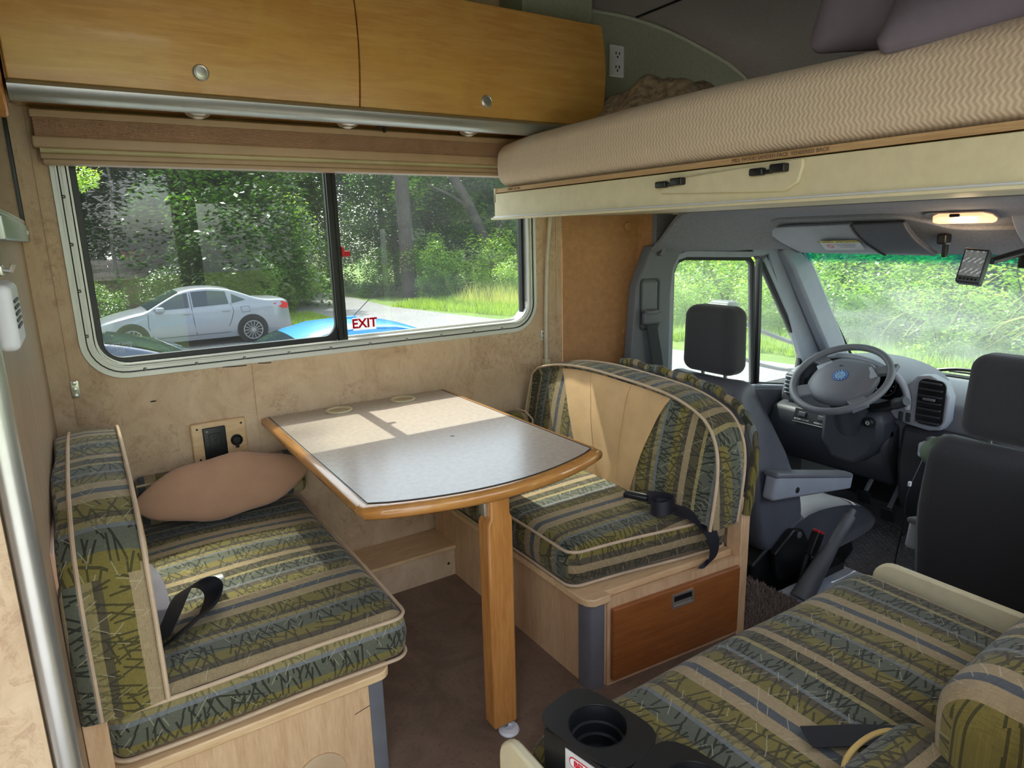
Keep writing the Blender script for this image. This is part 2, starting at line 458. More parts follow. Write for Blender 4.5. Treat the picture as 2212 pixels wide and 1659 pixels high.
M_['screw'] = plain('steel screw', (150,150,148), 0.35, 0.9)
M_['red'] = plain('red plastic', (196,30,44), 0.4)
M_['white'] = plain('white plastic', (226,226,228), 0.4, var=0.03)
M_['blind'] = plain('tan pleated shade fabric', (200,168,140), 0.8, var=0.06)
M_['blindrail'] = plain('tan shade rail', (186,158,126), 0.5, var=0.05)
M_['blindpale'] = plain('pale shade fabric', (214,202,160), 0.8, var=0.05)
M_['cream'] = plain('cream painted board', (214,202,164), 0.5, var=0.05, vs=30, bump=0.05, bs=60)
M_['ply'] = wood('plywood edge', (168,128,84), (206,172,124), (3, 0.8, 40), 0.6, 0.0)
M_['matt'] = mattress_mat()
M_['greyfab'] = plain('grey lavender bedding', (112,104,112), 0.9, var=0.06, bump=0.1, bs=400)
M_['quilt'] = plain('patterned quilt', (190,170,148), 0.9, var=0.5, vs=34, bump=0.3, bs=40)
M_['liner'] = plain('grey felt headliner', (126,126,132), 0.95, var=0.12, vs=90, bump=0.2, bs=260)
M_['cap'] = plain('dark felt ceiling', (112,106,96), 0.95, var=0.12, vs=120, bump=0.2, bs=260)
M_['capwall'] = plain('grey green side wall', (150,152,130), 0.9, var=0.08, vs=60)
M_['cabgrey'] = plain('mid grey cab plastic', (102,104,110), 0.5, var=0.05, bump=0.08, bs=500)
M_['cablite'] = plain('light grey cab trim', (150,154,164), 0.5, var=0.05, bump=0.06, bs=500)
M_['cabdark'] = plain('charcoal cab plastic', (52,54,60), 0.5, var=0.06, bump=0.1, bs=500)
M_['seat'] = plain('dark grey seat cloth', (54,54,58), 0.9, var=0.1, vs=200, bump=0.2, bs=500, sheen=0.2)
M_['seat2'] = plain('slate vinyl seat side', (86,88,96), 0.5, var=0.06, bump=0.06, bs=300)
M_['belt'] = plain('black seat belt webbing', (26,25,34), 0.6, var=0.1, vs=200)
M_['floor'] = None
t = NT('brown mottled vinyl floor'); o_ = t.obj()
n1 = t.noise(o_, 5, 8, 0.7, 1.0); n2 = t.noise(o_, 90, 4, 0.7)
b_ = t.ramp(n1, [(0.3, lin((104,84,70))), (0.7, lin((140,116,96)))])
b_ = t.mix(t.ramp(n2, [(0.56, (0,0,0,1)), (0.68, (0.7,0.7,0.7,1))]), b_, lin((82,62,50)))
t.set(base=b_, rough=0.5); t.bump(n2, 0.1, 0.001); M_['floor'] = t.m
M_['nub'] = plain('grey studded rubber mat', (128,128,132), 0.6)
M_['carpet'] = plain('brown shag carpet', (122,106,98), 0.95, var=0.5, vs=160, bump=0.6, bs=220)
M_['gwin'] = glass('lightly tinted window glass', (0.60, 0.63, 0.61, 1), 0.022, 0.006)
M_['gwin2'] = glass('dusty window glass', (0.64, 0.67, 0.66, 1), 0.025, 0.012, (0.9,0.95,1,1), True)
M_['gscr'] = glass('dusty windscreen glass', (0.64, 0.69, 0.66, 1), 0.05, 0.06, (0.92,0.97,0.95,1), True, band=(1.185, 1.215, (0.02, 0.42, 0.36, 1)))
M_['gdoor'] = glass('dusty door glass', (0.66, 0.70, 0.68, 1), 0.05, 0.035, (0.92,0.97,0.95,1), True)
# ------------------------------------------------------------------ the coach shell
fl = sempty('floor', 'brown mottled vinyl floor of the coach and the cab floor', (0.9, -1.2, 0))
B().box((0.68, -1.15, -0.03), (2.86, 2.3, 0.06)).build('coach_floor', M_['floor'], fl)
B().box((3.0, -1.05, -0.28), (1.78, 1.9, 0.06)).build('cab_floor', M_['nub'], fl)
B().box((2.11, -1.05, -0.155), (0.012, 1.9, 0.30)).build('riser', M_['cabdark'], fl)
nb = B()
for i in range(34):
    for j in range(40):
        x = 2.55 + i*0.032 + (0.016 if j % 2 else 0); y = -0.55 - j*0.019
        nb.lathe([(0.0105, -0.2505), (0.009, -0.2455), (0.0, -0.2445)], (x, y, 0), 'z', 7)
nb.build('mat_studs', M_['nub'], fl, stuff=True, label='rows of small round rubber studs on the cab mat')
cw = B()
random.seed(3)
for k in range(3800):
    x = random.uniform(1.80, 2.10); y = random.uniform(-1.42, -0.80); a = random.uniform(0, 6.28); h = random.uniform(0.012, 0.026); r = 0.006
    dx, dy = random.uniform(-.008, .008), random.uniform(-.008, .008)
    cw.add([(x+r*math.cos(a), y+r*math.sin(a), 0.001), (x+r*math.cos(a+2.1), y+r*math.sin(a+2.1), 0.001), (x+r*math.cos(a+4.2), y+r*math.sin(a+4.2), 0.001), (x+dx, y+dy, h)], [(0,1,3), (1,2,3), (2,0,3)])
tag(cw.build('carpet_runner', M_['carpet'], None, stuff=True), 'shaggy brown carpet on the floor behind the driver seat', 'carpet')

wf = sempty('wall_far', "mottled tan wall with the wide window, behind the table", (0.9, 0, 0))
wb = B()
for x0, x1, z0, z1 in ((-0.9, 0.016, 0, 2.32), (1.674, 1.863, 0, 2.32), (0.016, 1.674, 0, 0.996), (0.016, 1.674, 1.69, 2.32)):
    wb.box(((x0+x1)/2, 0.025, (z0+z1)/2), (x1-x0, 0.05, z1-z0))
wb.build('wall_panel', M_['wall'], wf)
# raised joint strips of the wall panels
for x, z0, z1 in ((-0.055, 0.82, 1.78), (0.48, 0.30, 0.954), (1.775, 0.45, 1.46), (1.835, 0.45, 1.46)):
    B().rb((x, -0.0015, (z0+z1)/2), (0.016 if x != 0.48 else 0.006, 0.004, z1-z0), 0.0015, 2).build('joint_strip', M_['wall'], wf)
# over-cab side wall
B().prism([(1.863, 1.44), (2.28, 1.44), (2.30, 1.56), (3.5, 1.56), (3.46, 1.70), (3.30, 1.93), (3.03, 2.157), (2.62, 2.272), (2.28, 2.318), (1.863, 2.32)], 'y', 0, 0.05).build('bunk_side_panel', M_['capwall'], wf)

# low box along the wall foot (between the benches)
st = sempty('trim_1', 'low boxed ledge along the foot of the wall under the table', (0.8, -0.1, 0))
B().box((0.86, -0.093, 0.06), (0.72, 0.186, 0.12)).build('box_face', M_['wall'], st)
B().rb((0.86, -0.10, 0.128), (0.72, 0.2, 0.016), 0.004, 2).build('top_board', M_['maplex'], st)
B().lathe([(0.006, -0.1935), (0.0, -0.1945)], (1.12, 0, 0.06), 'y', 10).build('screw', M_['blk'], st)

wl = sempty('wall_left', 'grey brown laminate partition at the left, beside the bench', (-0.3, -0.7, 0))
B().box((-0.145, -0.67, 1.16), (0.05, 1.34, 2.32)).build('partition_face', M_['part'], wl)
B().box((-0.545, -1.33, 1.16), (0.82, 0.05, 2.32)).build('partition_end', M_['wall'], wl)
t2 = struct(B().prism([(-0.118+0.020*math.cos(R(a)), -1.350+0.020*math.sin(R(a))) for a in range(-120, 100, 12)] + [(-0.124, -1.33), (-0.135, -1.34)], 'z', 0, 2.32).build('trim_2', M_['alum'], None), 'rounded silver aluminium corner trim on the partition edge')

nw = sempty('wall_near', 'curb-side wall with the entry doorway behind the camera', (0.9, -2.33, 0))
wb = B()
for x0, x1, z0, z1 in ((-0.9, -0.55, 0, 2.32), (-0.55, 0.56, 2.05, 2.32), (0.56, 0.70, 0, 2.32), (0.70, 1.65, 0, 0.95), (0.70, 1.65, 1.62, 2.32), (1.65, 1.95, 0, 2.32)):
    wb.box(((x0+x1)/2, -2.33, (z0+z1)/2), (x1-x0, 0.05, z1-z0))
wb.build('wall_panel', M_['wall'], nw)
B().prism([(1.95, 1.44), (3.5, 1.44), (3.46, 1.70), (3.30, 1.93), (3.03, 2.157), (2.62, 2.272), (2.28, 2.318), (1.95, 2.32)], 'y', -2.35, -2.305).build('bunk_side_panel', M_['capwall'], nw)
struct(B().box((-0.92, -1.15, 1.16), (0.05, 2.4, 2.32)).build('wall_back', M_['part'], None), 'rear partition wall')

ce = sempty('ceiling', 'dark felt ceiling over the coach and the bunk nose', (0.9, -1.2, 2.32))
# unseen roof vent opening, added to let more daylight in, around (0.35,-1.35)
vx0, vx1, vy0, vy1 = 0.05, 0.65, -1.75, -1.15
rf = B()
for x0, x1, y0, y1 in ((-0.95, vx0, -2.36, 0.05), (vx1, 2.28, -2.36, 0.05), (vx0, vx1, -2.36, vy0), (vx0, vx1, vy1, 0.05)):
    rf.box(((x0+x1)/2, (y0+y1)/2, 2.345), (x1-x0, y1-y0, 0.05))
rf.build('roof_panel', M_['cap'], ce)
rfv = B().ring([(vx0-.03, vy0-.03), (vx1+.03, vy0-.03), (vx1+.03, vy1+.03), (vx0-.03, vy1+.03)], [(vx0, vy0), (vx1, vy0), (vx1, vy1), (vx0, vy1)], 'z', 2.31, 2.42)
rfv.build('added_vent_frame', M_['white'], ce)
B().box(((vx0+vx1)/2, (vy0+vy1)/2, 2.43), (0.66, 0.66, 0.01)).build('added_vent_dome', glass('smoked dome of added daylight vent', (0.30, 0.31, 0.32, 1), 0.04, 0.1), ce)
prof = [(2.28, 2.32), (2.45, 2.305), (2.62, 2.272), (2.82, 2.225), (3.03, 2.157), (3.30, 1.93), (3.46, 1.70), (3.50, 1.44)]
B().slab(lambda a, b: (prof[min(7, round(a*7))][0], -2.35 + 2.4*b, prof[min(7, round(a*7))][1]), 7, 1, (0.03, 0, 0.04)).build('front_cap', M_['cap'], ce)
B().tube([(2.28, y, 2.317) for y in (-2.3, -0.01)], 0.005, 6).build('seam_cord', M_['blk'], ce)
# seam cord along the wall / ceiling joint
B().tube(spline([(0.9, -0.012, 2.312), (1.745, -0.012, 2.306), (2.014, -0.012, 2.312), (2.284, -0.012, 2.312), (2.615, -0.012, 2.266), (3.03, -0.012, 2.15), (3.3, -0.012, 1.925)], 6), 0.010, 6).build('joint_cord', M_['capwall'], ce)
du = thing('cable_duct', 'pale angled cable duct above the end of the wall cabinet', 'duct', (1.7, -0.1, 2.2))
B().box((1.72, -0.10, 2.225), (0.34, 0.17, 0.14)).build('body', M_['capwall'], du, bev=0.008)
B().rb((1.72, -0.105, 2.297), (0.37, 0.20, 0.012), 0.004, 2).build('flange', M_['cream'], du)

# corner between coach wall and cab: padded vinyl panel
pn = sempty('wall_corner', 'tan padded vinyl panel between the coach wall and the cab pillar', (2.0, -0.05, 0))
B().slab(lambda a, b: (1.863 + a*(2.19 + 0.045*b - 1.863), -0.002 - 0.098*a - 0.012*math.sin(math.pi*a)*math.sin(math.pi*b), -0.2 + 1.66*b), 10, 8, (0.01, 0.03, 0)).build('padded_panel', M_['leather'], pn)
B().slab(lambda a, b: (2.19 + 0.045*b + a*(-0.04 + 0.075*b), -0.100 - 0.115*a - 0.01*math.sin(math.pi*a), -0.2 + 1.66*b), 6, 8, (0.02, 0.02, 0)).build('padded_strip', M_['leather'], pn)
B().tube([(2.19, -0.104, -0.2), (2.235, -0.104, 1.46)], 0.004, 6).build('welt', M_['leather'], pn)
for z in (1.40, 0.91):
    B().lathe([(0.020, -0.006), (0.018, 0.0), (0.0, 0.003)], (0, 0, 0), 'z', 16, M=frame((2.155 + 0.012*z, -0.104 - 0.0, z), (0.96, -0.28, 0), (0, 0, 1))).build('button_cap', M_['leather'], pn)
for z in (0.865, 0.84): B().rb((2.215, -0.118, z), (0.03, 0.012, 0.012), 0.003, 2).build('staple', M_['blk'], pn)

# ------------------------------------------------------------------ wide coach window
w1 = sempty('window_1', 'wide sliding coach window with white screwed frame, showing the driveway', (0.85, 0, 0.95))
X0, X1, Z0, Z1 = -0.025, 1.715, 0.953, 1.738
fo = rrect(X0, X1, Z0, Z1, 0.125, 8); fi = rrect(X0+.046, X1-.046, Z0+.046, Z1-.046, 0.09, 8)
B().ring(fo, fi, 'y', -0.008, 0.0).build('outer_frame', M_['frame'], w1, bev=0.0015)
for d, wd in ((0.014, 0.004), (0.030, 0.005), (0.043, 0.005)):
    rr = max(0.05, 0.125-d)
    B().ring(rrect(X0+d, X1-d, Z0+d, Z1-d, rr, 8), rrect(X0+d+wd, X1-d-wd, Z0+d+wd, Z1-d-wd, rr-wd, 8), 'y', -0.014, -0.0075).build('frame_rib', M_['frame'], w1)
B().ring(rrect(X0+.019, X1-.019, Z0+.019, Z1-.019, .106, 8), rrect(X0+.0225, X1-.0225, Z0+.0225, Z1-.0225, .1025, 8), 'y', -0.0095, -0.0078).build('frame_groove', M_['blkrub'], w1)
for k, x in enumerate([0.145, 0.30, 0.455, 0.61, 0.765, 0.92, 1.075, 1.23, 1.385, 1.525]):
    B().lathe([(0.0055, -0.008), (0.0055, -0.0112), (0.002, -0.013), (0.0, -0.0125)], (x, 0, 0.978), 'y', 10).build('screw', M_['screw'], w1)
for z in (1.10, 1.24, 1.38, 1.52): 
    for x in (0.0, 1.69): B().lathe([(0.0055, -0.008), (0.0055, -0.0112), (0.002, -0.013), (0.0, -0.0125)], (x, 0, z), 'y', 10).build('screw', M_['screw'], w1)
# reveal
B().ring(rrect(X0+.04, X1-.04, Z0+.04, Z1-.04, 0.09, 8), rrect(X0+.049, X1-.049, Z0+.049, Z1-.049, 0.085, 8), 'y', -0.008, 0.05).build('reveal', M_['frame'], w1)
# black sash of the left, fixed meeting rail
ls = B().ring(rrect(0.024, 0.838, 1.001, 1.71, 0.055, 8), rrect(0.042, 0.797, 1.020, 1.695, 0.05, 8), 'y', 0.008, 0.03)
ls = ls.build('left_sash', M_['blk'], w1, bev=0.002)
B().box((0.818, 0.004, 1.345), (0.036, 0.022, 0.69)).build('meeting_rail', M_['blk'], w1, bev=0.003)
B().box((0.823, -0.008, 1.33), (0.007, 0.01, 0.64)).build('rail_lip', M_['blk'], w1)
B().box((0.42, 0.018, 1.355), (0.79, 0.004, 0.70)).build('left_pane', M_['gwin'], w1)
B().box((1.245, 0.030, 1.355), (0.84, 0.004, 0.70)).build('right_pane', M_['gwin2'], w1)
B().box((1.24, 0.028, 1.004), (0.82, 0.012, 0.014)).build('right_sash_rail', M_['frame'], w1)
B().box((1.655, 0.026, 1.33), (0.012, 0.03, 0.62)).build('right_gasket', M_['blkrub'], w1)
lt = B().rb((0.851, -0.010, 1.322), (0.030, 0.014, 0.020), 0.003, 2).rb((0.838, -0.012, 1.330), (0.010, 0.016, 0.036), 0.003, 2)
lt.build('latch', M_['red'], w1, label='small red window latch')
# EXIT sticker on the right pane
MS = frame((0.917, 0.0268, 1.052), (1, 0, 0), (0, 0, 1))
B().box((0.917, 0.0275, 1.052), (0.095, 0.0008, 0.050)).build('exit_sticker', paper('white paper decal', (240,238,240)), w1, label='white sticker with red lettering EXIT')
text('exit_lettering', 'EXIT', 0.050, MS, paper('red print', (214, 26, 44)), w1, offset=0.0012)
etch = plain('etched glass print', (190, 196, 214), 0.6)
text('glass_etching', 'SAFETY GLASS\nAS2 DOT M38\n2006', 0.011, frame((0.085, 0.0150, 1.052), (1, 0, 0), (0, 0, 1)), etch, w1)
for p in (((0.38, 0.952), (0.46, 0.948)), ((0.50, 0.951), (0.545, 0.9475))):
    B().tube([(p[0][0], -0.002, p[0][1]), ((p[0][0]+p[1][0])/2, -0.003, (p[0][1]+p[1][1])/2-.001), (p[1][0], -0.002, p[1][1])], 0.0016, 5).build('sealant', M_['blkrub'], w1)

# wall hardware
def snap(loc, label):
    t = thing('wall_snap', label, 'wall bracket', loc, 'steel shade brackets either side of the window')
    x, y, z = loc
    B().rb((x, -0.003, z), (0.024, 0.006, 0.056), 0.003, 2).build('plate', M_['chrome'], t)
    for dz in (-0.02, 0.0, 0.02): B().lathe([(0.007, -0.006), (0.006, -0.012), (0.0, -0.013)], (x, 0, z+dz), 'y', 12).build('rivet', M_['chrome'], t)
snap((-0.054, 0, 0.937), 'small steel bracket on the wall left of the window')
snap((1.749, 0, 0.922), 'small steel bracket on the wall right of the window, by the white tube')
cd_ = thing('conduit_tube', 'thin white vertical tube on the wall right of the window', 'tube', (1.76, -0.02, 0.79))
B().tube(spline([(1.757, -0.016, 0.80), (1.758, -0.016, 1.0), (1.768, -0.016, 1.25), (1.788, -0.016, 1.45)], 6), 0.010, 10).build('tube', plain('translucent white plastic', (212, 200, 176), 0.35), cd_)
B().rb((1.756, -0.016, 0.797), (0.030, 0.03, 0.032), 0.005, 2).build('end_fitting', M_['cream'], cd_)
fly = tag(B().ell((0.155, -0.003, 0.865), (0.010, 0.003, 0.0025), 8, 5).build('dead_fly', M_['blk'], None), 'tiny dark speck on the tan wall under the window', 'speck')

# ------------------------------------------------------------------ pleated shade
bl = thing('window_shade', 'raised tan pleated shade across the top of the wide window', 'window shade', (0.78, -0.05, 1.6))
XA, XB = -0.05, 1.66
B().rb(((XA+XB)/2, -0.040, 1.744), (XB-XA, 0.06, 0.022), 0.004, 2).build('head_rail', M_['blindrail'], bl)
n = 15; pr = []
for i in range(n): z = 1.733 - i*0.05/n; pr += [(-0.069, z), (-0.0735, z - 0.05/n/2)]
pr += [(-0.069, 1.683), (-0.015, 1.683), (-0.015, 1.733)]
B().prism([(y, z) for y, z in pr], 'x', XA+.006, XB).build('pleats', M_['blind'], bl, smooth=False)
B().rb(((XA+XB)/2, -0.042, 1.6675), (XB-XA+.008, 0.068, 0.031), 0.006, 2).build('middle_rail', M_['blindrail'], bl)
def pale(a, b):
    x = XA+.012 + a*(XB-XA-.012); w = 0.0025*math.sin(x*9) + 0.002*math.sin(x*23+1)
    return (x, -0.060 - 0.004*math.sin(math.pi*b*2) + w, 1.652 - 0.016*b)
B().slab(pale, 60, 4, (0, 0.02, 0)).build('lower_fabric', M_['blindpale'], bl)
B().rb(((XA+XB)/2+.004, -0.038, 1.629), (XB-XA-.012, 0.062, 0.017), 0.004, 2).build('bottom_rail', M_['blindrail'], bl)
B().rb(((XA+XB)/2+.006, -0.041, 1.6145), (XB-XA-.016, 0.066, 0.013), 0.004, 2).build('bottom_rail_lip', M_['blindrail'], bl)

# ------------------------------------------------------------------ overhead cabinet
oc = thing('overhead_cabinet', 'honey maple overhead cabinet with two curved doors above the window', 'cabinet', (0.85, -0.17, 1.775))
B().box((0.86, -0.165, 1.96), (1.88, 0.33, 0.36)).build('body', M_['honey'], oc)
B().box((0.86, -0.13, 1.772), (1.88, 0.26, 0.006)).build('underside', M_['edge'], oc)
def door(x0, x1, nm):
    def fn(a, b):
        z = 1.777 + b*0.363; x = x0 + a*(x1-x0)
        return (x, -0.340 - 0.030*math.sin(math.pi*min(1, b*0.9+0.05)), z)
    return B().slab(fn, 2, 14, (0, 0.018, 0)).build('door', M_['honey'], oc, bev=0.003)
d1 = door(-0.075, 0.8155, 'l'); d2 = door(0.8195, 1.80, 'r')
for dd, (x, z) in ((d1, (0.362, 1.830)), (d2, (1.272, 1.828))):
    y = -0.340 - 0.030*math.sin(math.pi*((z-1.777)/0.363*0.9+0.05))
    B().lathe([(0.0215, y+0.004), (0.0215, y-0.004), (0.018, y-0.007), (0.016, y-0.006), (0.014, y-0.010), (0.0, y-0.012)], (x, 0, z), 'y', 20).build('knob', M_['chrome'], dd, label='round silver push knob')
rp = [(-0.330, 1.778), (-0.352, 1.776), (-0.362, 1.764), (-0.358, 1.750), (-0.342, 1.739), (-0.318, 1.733), (-0.292, 1.735), (-0.272, 1.745), (-0.262, 1.765), (-0.262, 1.778)]
B().prism(rp, 'x', -0.078, 1.80).build('bottom_rail', M_['rail'], oc, ang=50)
B().prism([(-0.375, 2.15), (-0.365, 1.95), (-0.36, 1.78), (-0.345, 1.735), (-0.30, 1.70), (-0.285, 1.695), (-0.27, 1.70), (-0.275, 1.735), (-0.26, 1.77), (0.0, 1.775), (0.0, 2.15)], 'x', -0.115, -0.085).build('end_panel', M_['edgey'], oc, bev=0.006)
for i, x in enumerate((0.383, 0.86, 1.341)):
    lb = ['left', 'middle', 'right'][i]
    t = thing('puck_light', f'round steel puck light under the overhead cabinet, {lb} of three', 'light', (x, -0.09, 1.765), 'puck lights under the overhead cabinet')
    B().lathe([(0.036, 1.769), (0.037, 1.764), (0.030, 1.757), (0.020, 1.753)], (x, -0.105, 0), 'z', 20).build('bezel', M_['chrome'], t)
    B().lathe([(0.020, 1.7545), (0.012, 1.750), (0.0, 1.748)], (x, -0.105, 0), 'z', 16).build('lens', plain('frosted lens', (232, 230, 222), 0.3), t)
hk = thing('cord_hook', 'small black hook under the cabinet between two puck lights', 'hook', (0.997, -0.1, 1.765))
B().lathe([(0.026, 1.769), (0.024, 1.762), (0.010, 1.759)], (0.997, -0.10, 0), 'z', 16).build('base', M_['blk'], hk)
B().rb((0.997, -0.10, 1.752), (0.010, 0.012, 0.016), 0.003, 2).build('stem', M_['blk'], hk)

# ------------------------------------------------------------------ things on the left partition
tv = thing('wall_screen', 'black framed screen with silver lower bar on the left partition', 'screen', (-0.10, -0.4, 1.4))
B().box((-0.115, -0.44, 1.60), (0.012, 0.86, 0.34)).build('panel', plain('dark glossy glass', (20, 22, 24), 0.08), tv)
for dx, dy in ((0.0, 0.0), (0.004, 0.022)): B().rb((-0.114+dx, -0.012-dy, 1.60), (0.014, 0.012, 0.34), 0.003, 2).build('side_frame', M_['blk'], tv)
B().rb((-0.111, -0.44, 1.415), (0.022, 0.87, 0.048), 0.004, 2).build('lower_bar', M_['rail'], tv)
B().rb((-0.100, -0.09, 1.417), (0.006, 0.03, 0.014), 0.002, 2).build('button', M_['rail'], tv)
B().rb((-0.113, -0.44, 1.446), (0.018, 0.87, 0.012), 0.003, 2).build('chrome_strip', M_['chrome'], tv)
de = thing('gas_detector', 'white plastic gas detector with slots on the left partition', 'detector', (-0.1, -1.1, 1.25))
B().rb((-0.110, -1.06, 1.270), (0.026, 0.20, 0.105), 0.012, 4).build('back_shell', M_['white'], de)
B().rb((-0.104, -1.095, 1.270), (0.03, 0.145, 0.105), 0.012, 4).build('face', M_['white'], de)
for k in range(5): B().box((-0.0885, -1.115, 1.295 - k*0.010), (0.003, 0.085, 0.0045)).build('slot', M_['blk'], de)
for k in range(3): B().lathe([(0.003, 0), (0.0, 0.002)], (-0.100, -0.985 - k*0.012, 1.217), 'z', 8).build('led', M_['chrome'], de)
hk2 = thing('coat_hook', 'small steel double hook on the left partition above the detector', 'hook', (-0.1, -0.95, 1.345))
B().rb((-0.115, -0.945, 1.338), (0.012, 0.04, 0.02), 0.003, 2).build('plate', M_['chrome'], hk2)
for dy in (-0.012, 0.012): B().tube([(-0.112, -0.945+dy, 1.338), (-0.098, -0.945+dy, 1.336), (-0.094, -0.945+dy, 1.348)], 0.004, 6).build('prong', M_['chrome'], hk2)
# ------------------------------------------------------------------ dinette table
tb = thing('dinette_table', 'grey laminate dinette table with varnished maple edge and one leg', 'table', (0.83, -0.55, 0))
L0, L1, YB, ZT = 0.490, 1.238, -0.012, 0.75
def front(n=16):
    # bowed front edge with clipped corners (right to left)
    out = []
    for i in range(n+1):
        a = i/n; x = (L1-.012) + (L0+.012-(L1-.012))*a
        out.append((x, -1.012 - 0.085*math.sin(math.pi*min(1, max(0, a)))**0.8))
    return out
loop_in = [(L0+.020, YB), (L1-.020, YB)] + [(L1-.020, -1.0)] + [(x*0.96+0.864*0.04, y+0.020) for x, y in front()] + [(L0+.020, -1.0)]
loop_out = [(L0, YB), (L1, YB), (L1, -0.995)] + front() + [(L0, -0.995)]
top = B().prism(loop_in, 'z', ZT-0.028, ZT).build('top', M_['laminate'], tb, bev=0.001)
def band(pts, name, mat):
    path = [V((x, y, ZT-0.016)) for x, y in pts]
    b = B(); sec = [(-0.016, -0.017), (0.006, -0.018), (0.014, -0.010), (0.016, 0.002), (0.012, 0.011), (0.004, 0.0150), (-0.008, 0.0152), (-0.016, 0.0150)]
    vv = []; ff = []; m = len(path); k = len(sec)
    for i, p in enumerate(path):
        t = (path[min(i+1, m-1)] - path[max(i-1, 0)]).normalized(); nrm = V((t.y, -t.x, 0))
        for a, h in sec: vv.append(p + nrm*a + V((0, 0, h)))
    for i in range(m-1):
        for j in range(k): ff.append((i*k+j, i*k+(j+1) % k, (i+1)*k+(j+1) % k, (i+1)*k+j))
    ff += [tuple(range(k)), tuple((m-1)*k+j for j in range(k-1, -1, -1))]
    return b.add(vv, ff).build(name, mat, tb, ang=60)
fr = front()
band([(L0+.012, YB), (L0+.012, -0.5), (L0+.012, -0.985)], 'left_edging', M_['edgey'])
band([(L0+.012, -0.980), (L0+.016, -1.000)] + [(x, y+.004) for x, y in reversed(fr)] + [(L1-.016, -1.000), (L1-.012, -0.980)], 'front_edging', M_['edge'])
band([(L1-.012, -0.985), (L1-.012, -0.5), (L1-.012, YB)], 'right_edging', M_['edgey'])
gl_ = [(x*0.962+0.864*0.038, y+0.018) for x, y in reversed(fr)]
B().tube([(L0+.024, YB, ZT+.0002), (L0+.024, -0.99, ZT+.0002)] + [(x, y, ZT+.0002) for x, y in gl_] + [(L1-.024, -0.99, ZT+.0002), (L1-.024, YB, ZT+.0002)], 0.0016, 5).build('inlay_line', M_['blkrub'], tb)
for x, y in ((0.752, -0.085), (1.012, -0.078)):
    r = B().lathe([(0.048, ZT), (0.050, ZT+.004), (0.047, ZT+.0065), (0.041, ZT+.006), (0.038, ZT+.001)], (x, y, 0), 'z', 32).build('cup_ring', M_['cream'], tb, label='cream plastic cup holder ring')
    B().lathe([(0.038, ZT+.0012), (0.0, ZT+.0008)], (x, y, 0), 'z', 24).build('cup_plug', plain('cream plug', (196, 176, 140), 0.5), r)
B().lathe([(0.008, ZT+.0002), (0.006, ZT+.001), (0.0, ZT+.0012)], (0.94, -0.629, 0), 'z', 14).build('plug_hole', M_['blk'], tb)
lg = B().prism([(0.797, 0.035), (0.797, 0.645), (0.806, 0.660), (0.806, 0.722), (0.866, 0.722), (0.866, 0.668), (0.873, 0.655), (0.873, 0.035)], 'y', -1.085, -1.030).build('leg', M_['leg'], tb, bev=0.006)
B().rb((0.802, -1.052, 0.69), (0.008, 0.03, 0.05), 0.002, 2).build('hinge_plate', M_['chrome'], lg)
B().lathe([(0.010, 0.036), (0.010, 0.02), (0.0, 0.018)], (0.842, -1.063, 0), 'z', 12).build('foot_stem', M_['screw'], lg)
B().lathe([(0.028, 0.001), (0.030, 0.006), (0.027, 0.013), (0.014, 0.016), (0.012, 0.010)], (0.850, -1.072, 0), 'z', 24).build('foot', M_['white'], lg, label='white round plastic foot')

# ------------------------------------------------------------------ bench bases
rbn = thing('dinette_bench', 'pale maple bench base at the left with grey corner trim', 'bench', (0.2, -0.5, 0))
B().box((0.19, -1.012, 0.145), (0.60, 0.018, 0.29)).build('front_panel', M_['maple'], rbn, bev=0.002)
B().box((0.19, -0.515, 0.15), (0.60, 0.98, 0.285)).build('body', M_['maple'], rbn)
B().prism(rrect(-0.09, 0.530, -1.036, -0.01, 0.035, 5), 'z', 0.290, 0.312).build('top_ledge', M_['maplex'], rbn, bev=0.003)
B().prism([(0.470, -1.024), (0.495, -1.024), (0.508, -1.020), (0.514, -1.006), (0.514, -0.985), (0.470, -0.985)], 'z', 0.0, 0.288).build('corner_trim', M_['greytrim'], rbn)
B().lathe([(0.062, -1.020), (0.062, -1.026), (0.056, -1.028), (0.0, -1.028)], (0.333, 0, 0.085), 'y', 28).build('access_cap', plain('tan plastic cap', (196, 166, 130), 0.5), rbn)
B().tube([(0.43, -1.0215, 0.215), (0.45, -1.0215, 0.22), (0.475, -1.0215, 0.225)], 0.001, 4).build('scratch', M_['blkrub'], rbn)
B().box((-0.0975, -0.995, 0.22), (0.043, 0.03, 0.44)).build('back_post', M_['maple'], rbn, bev=0.002)
B().box((-0.117, -0.52, 0.62), (0.005, 0.92, 0.36)).build('back_board', M_['suedep'], rbn)

fbn = thing('dinette_bench', 'maple bench base with orange brown drawer behind the table leg', 'bench', (1.45, -0.5, 0))
# plan outline flares towards the aisle at the cab end
B().prism([(1.153, -0.02), (1.153, -1.05), (1.20, -1.075), (1.745, -1.115), (1.745, -0.02)], 'z', 0.0, 0.288).build('body', M_['maple'], fbn)
B().prism([(1.128, -0.02), (1.128, -1.04), (1.135, -1.068), (1.155, -1.085), (1.215, -1.088), (1.215, -1.06), (1.745, -1.10), (1.745, -0.02)], 'z', 0.288, 0.312).build('top_ledge', M_['maplex'], fbn, bev=0.003)
B().prism([(1.143, -1.02), (1.143, -1.062), (1.150, -1.073), (1.165, -1.078), (1.196, -1.080), (1.196, -1.02)], 'z', 0.0, 0.286).build('corner_trim', M_['greytrim'], fbn)
Mf = frame((1.205, -1.082, 0.0), (0.55, -0.045, 0), (0, 0, 1))   # local x along the face, y up, z towards the aisle
B().box((0.275, 0.1475, -0.006), (0.55, 0.295, 0.014), Mf).build('face_frame', M_['maple'], fbn)
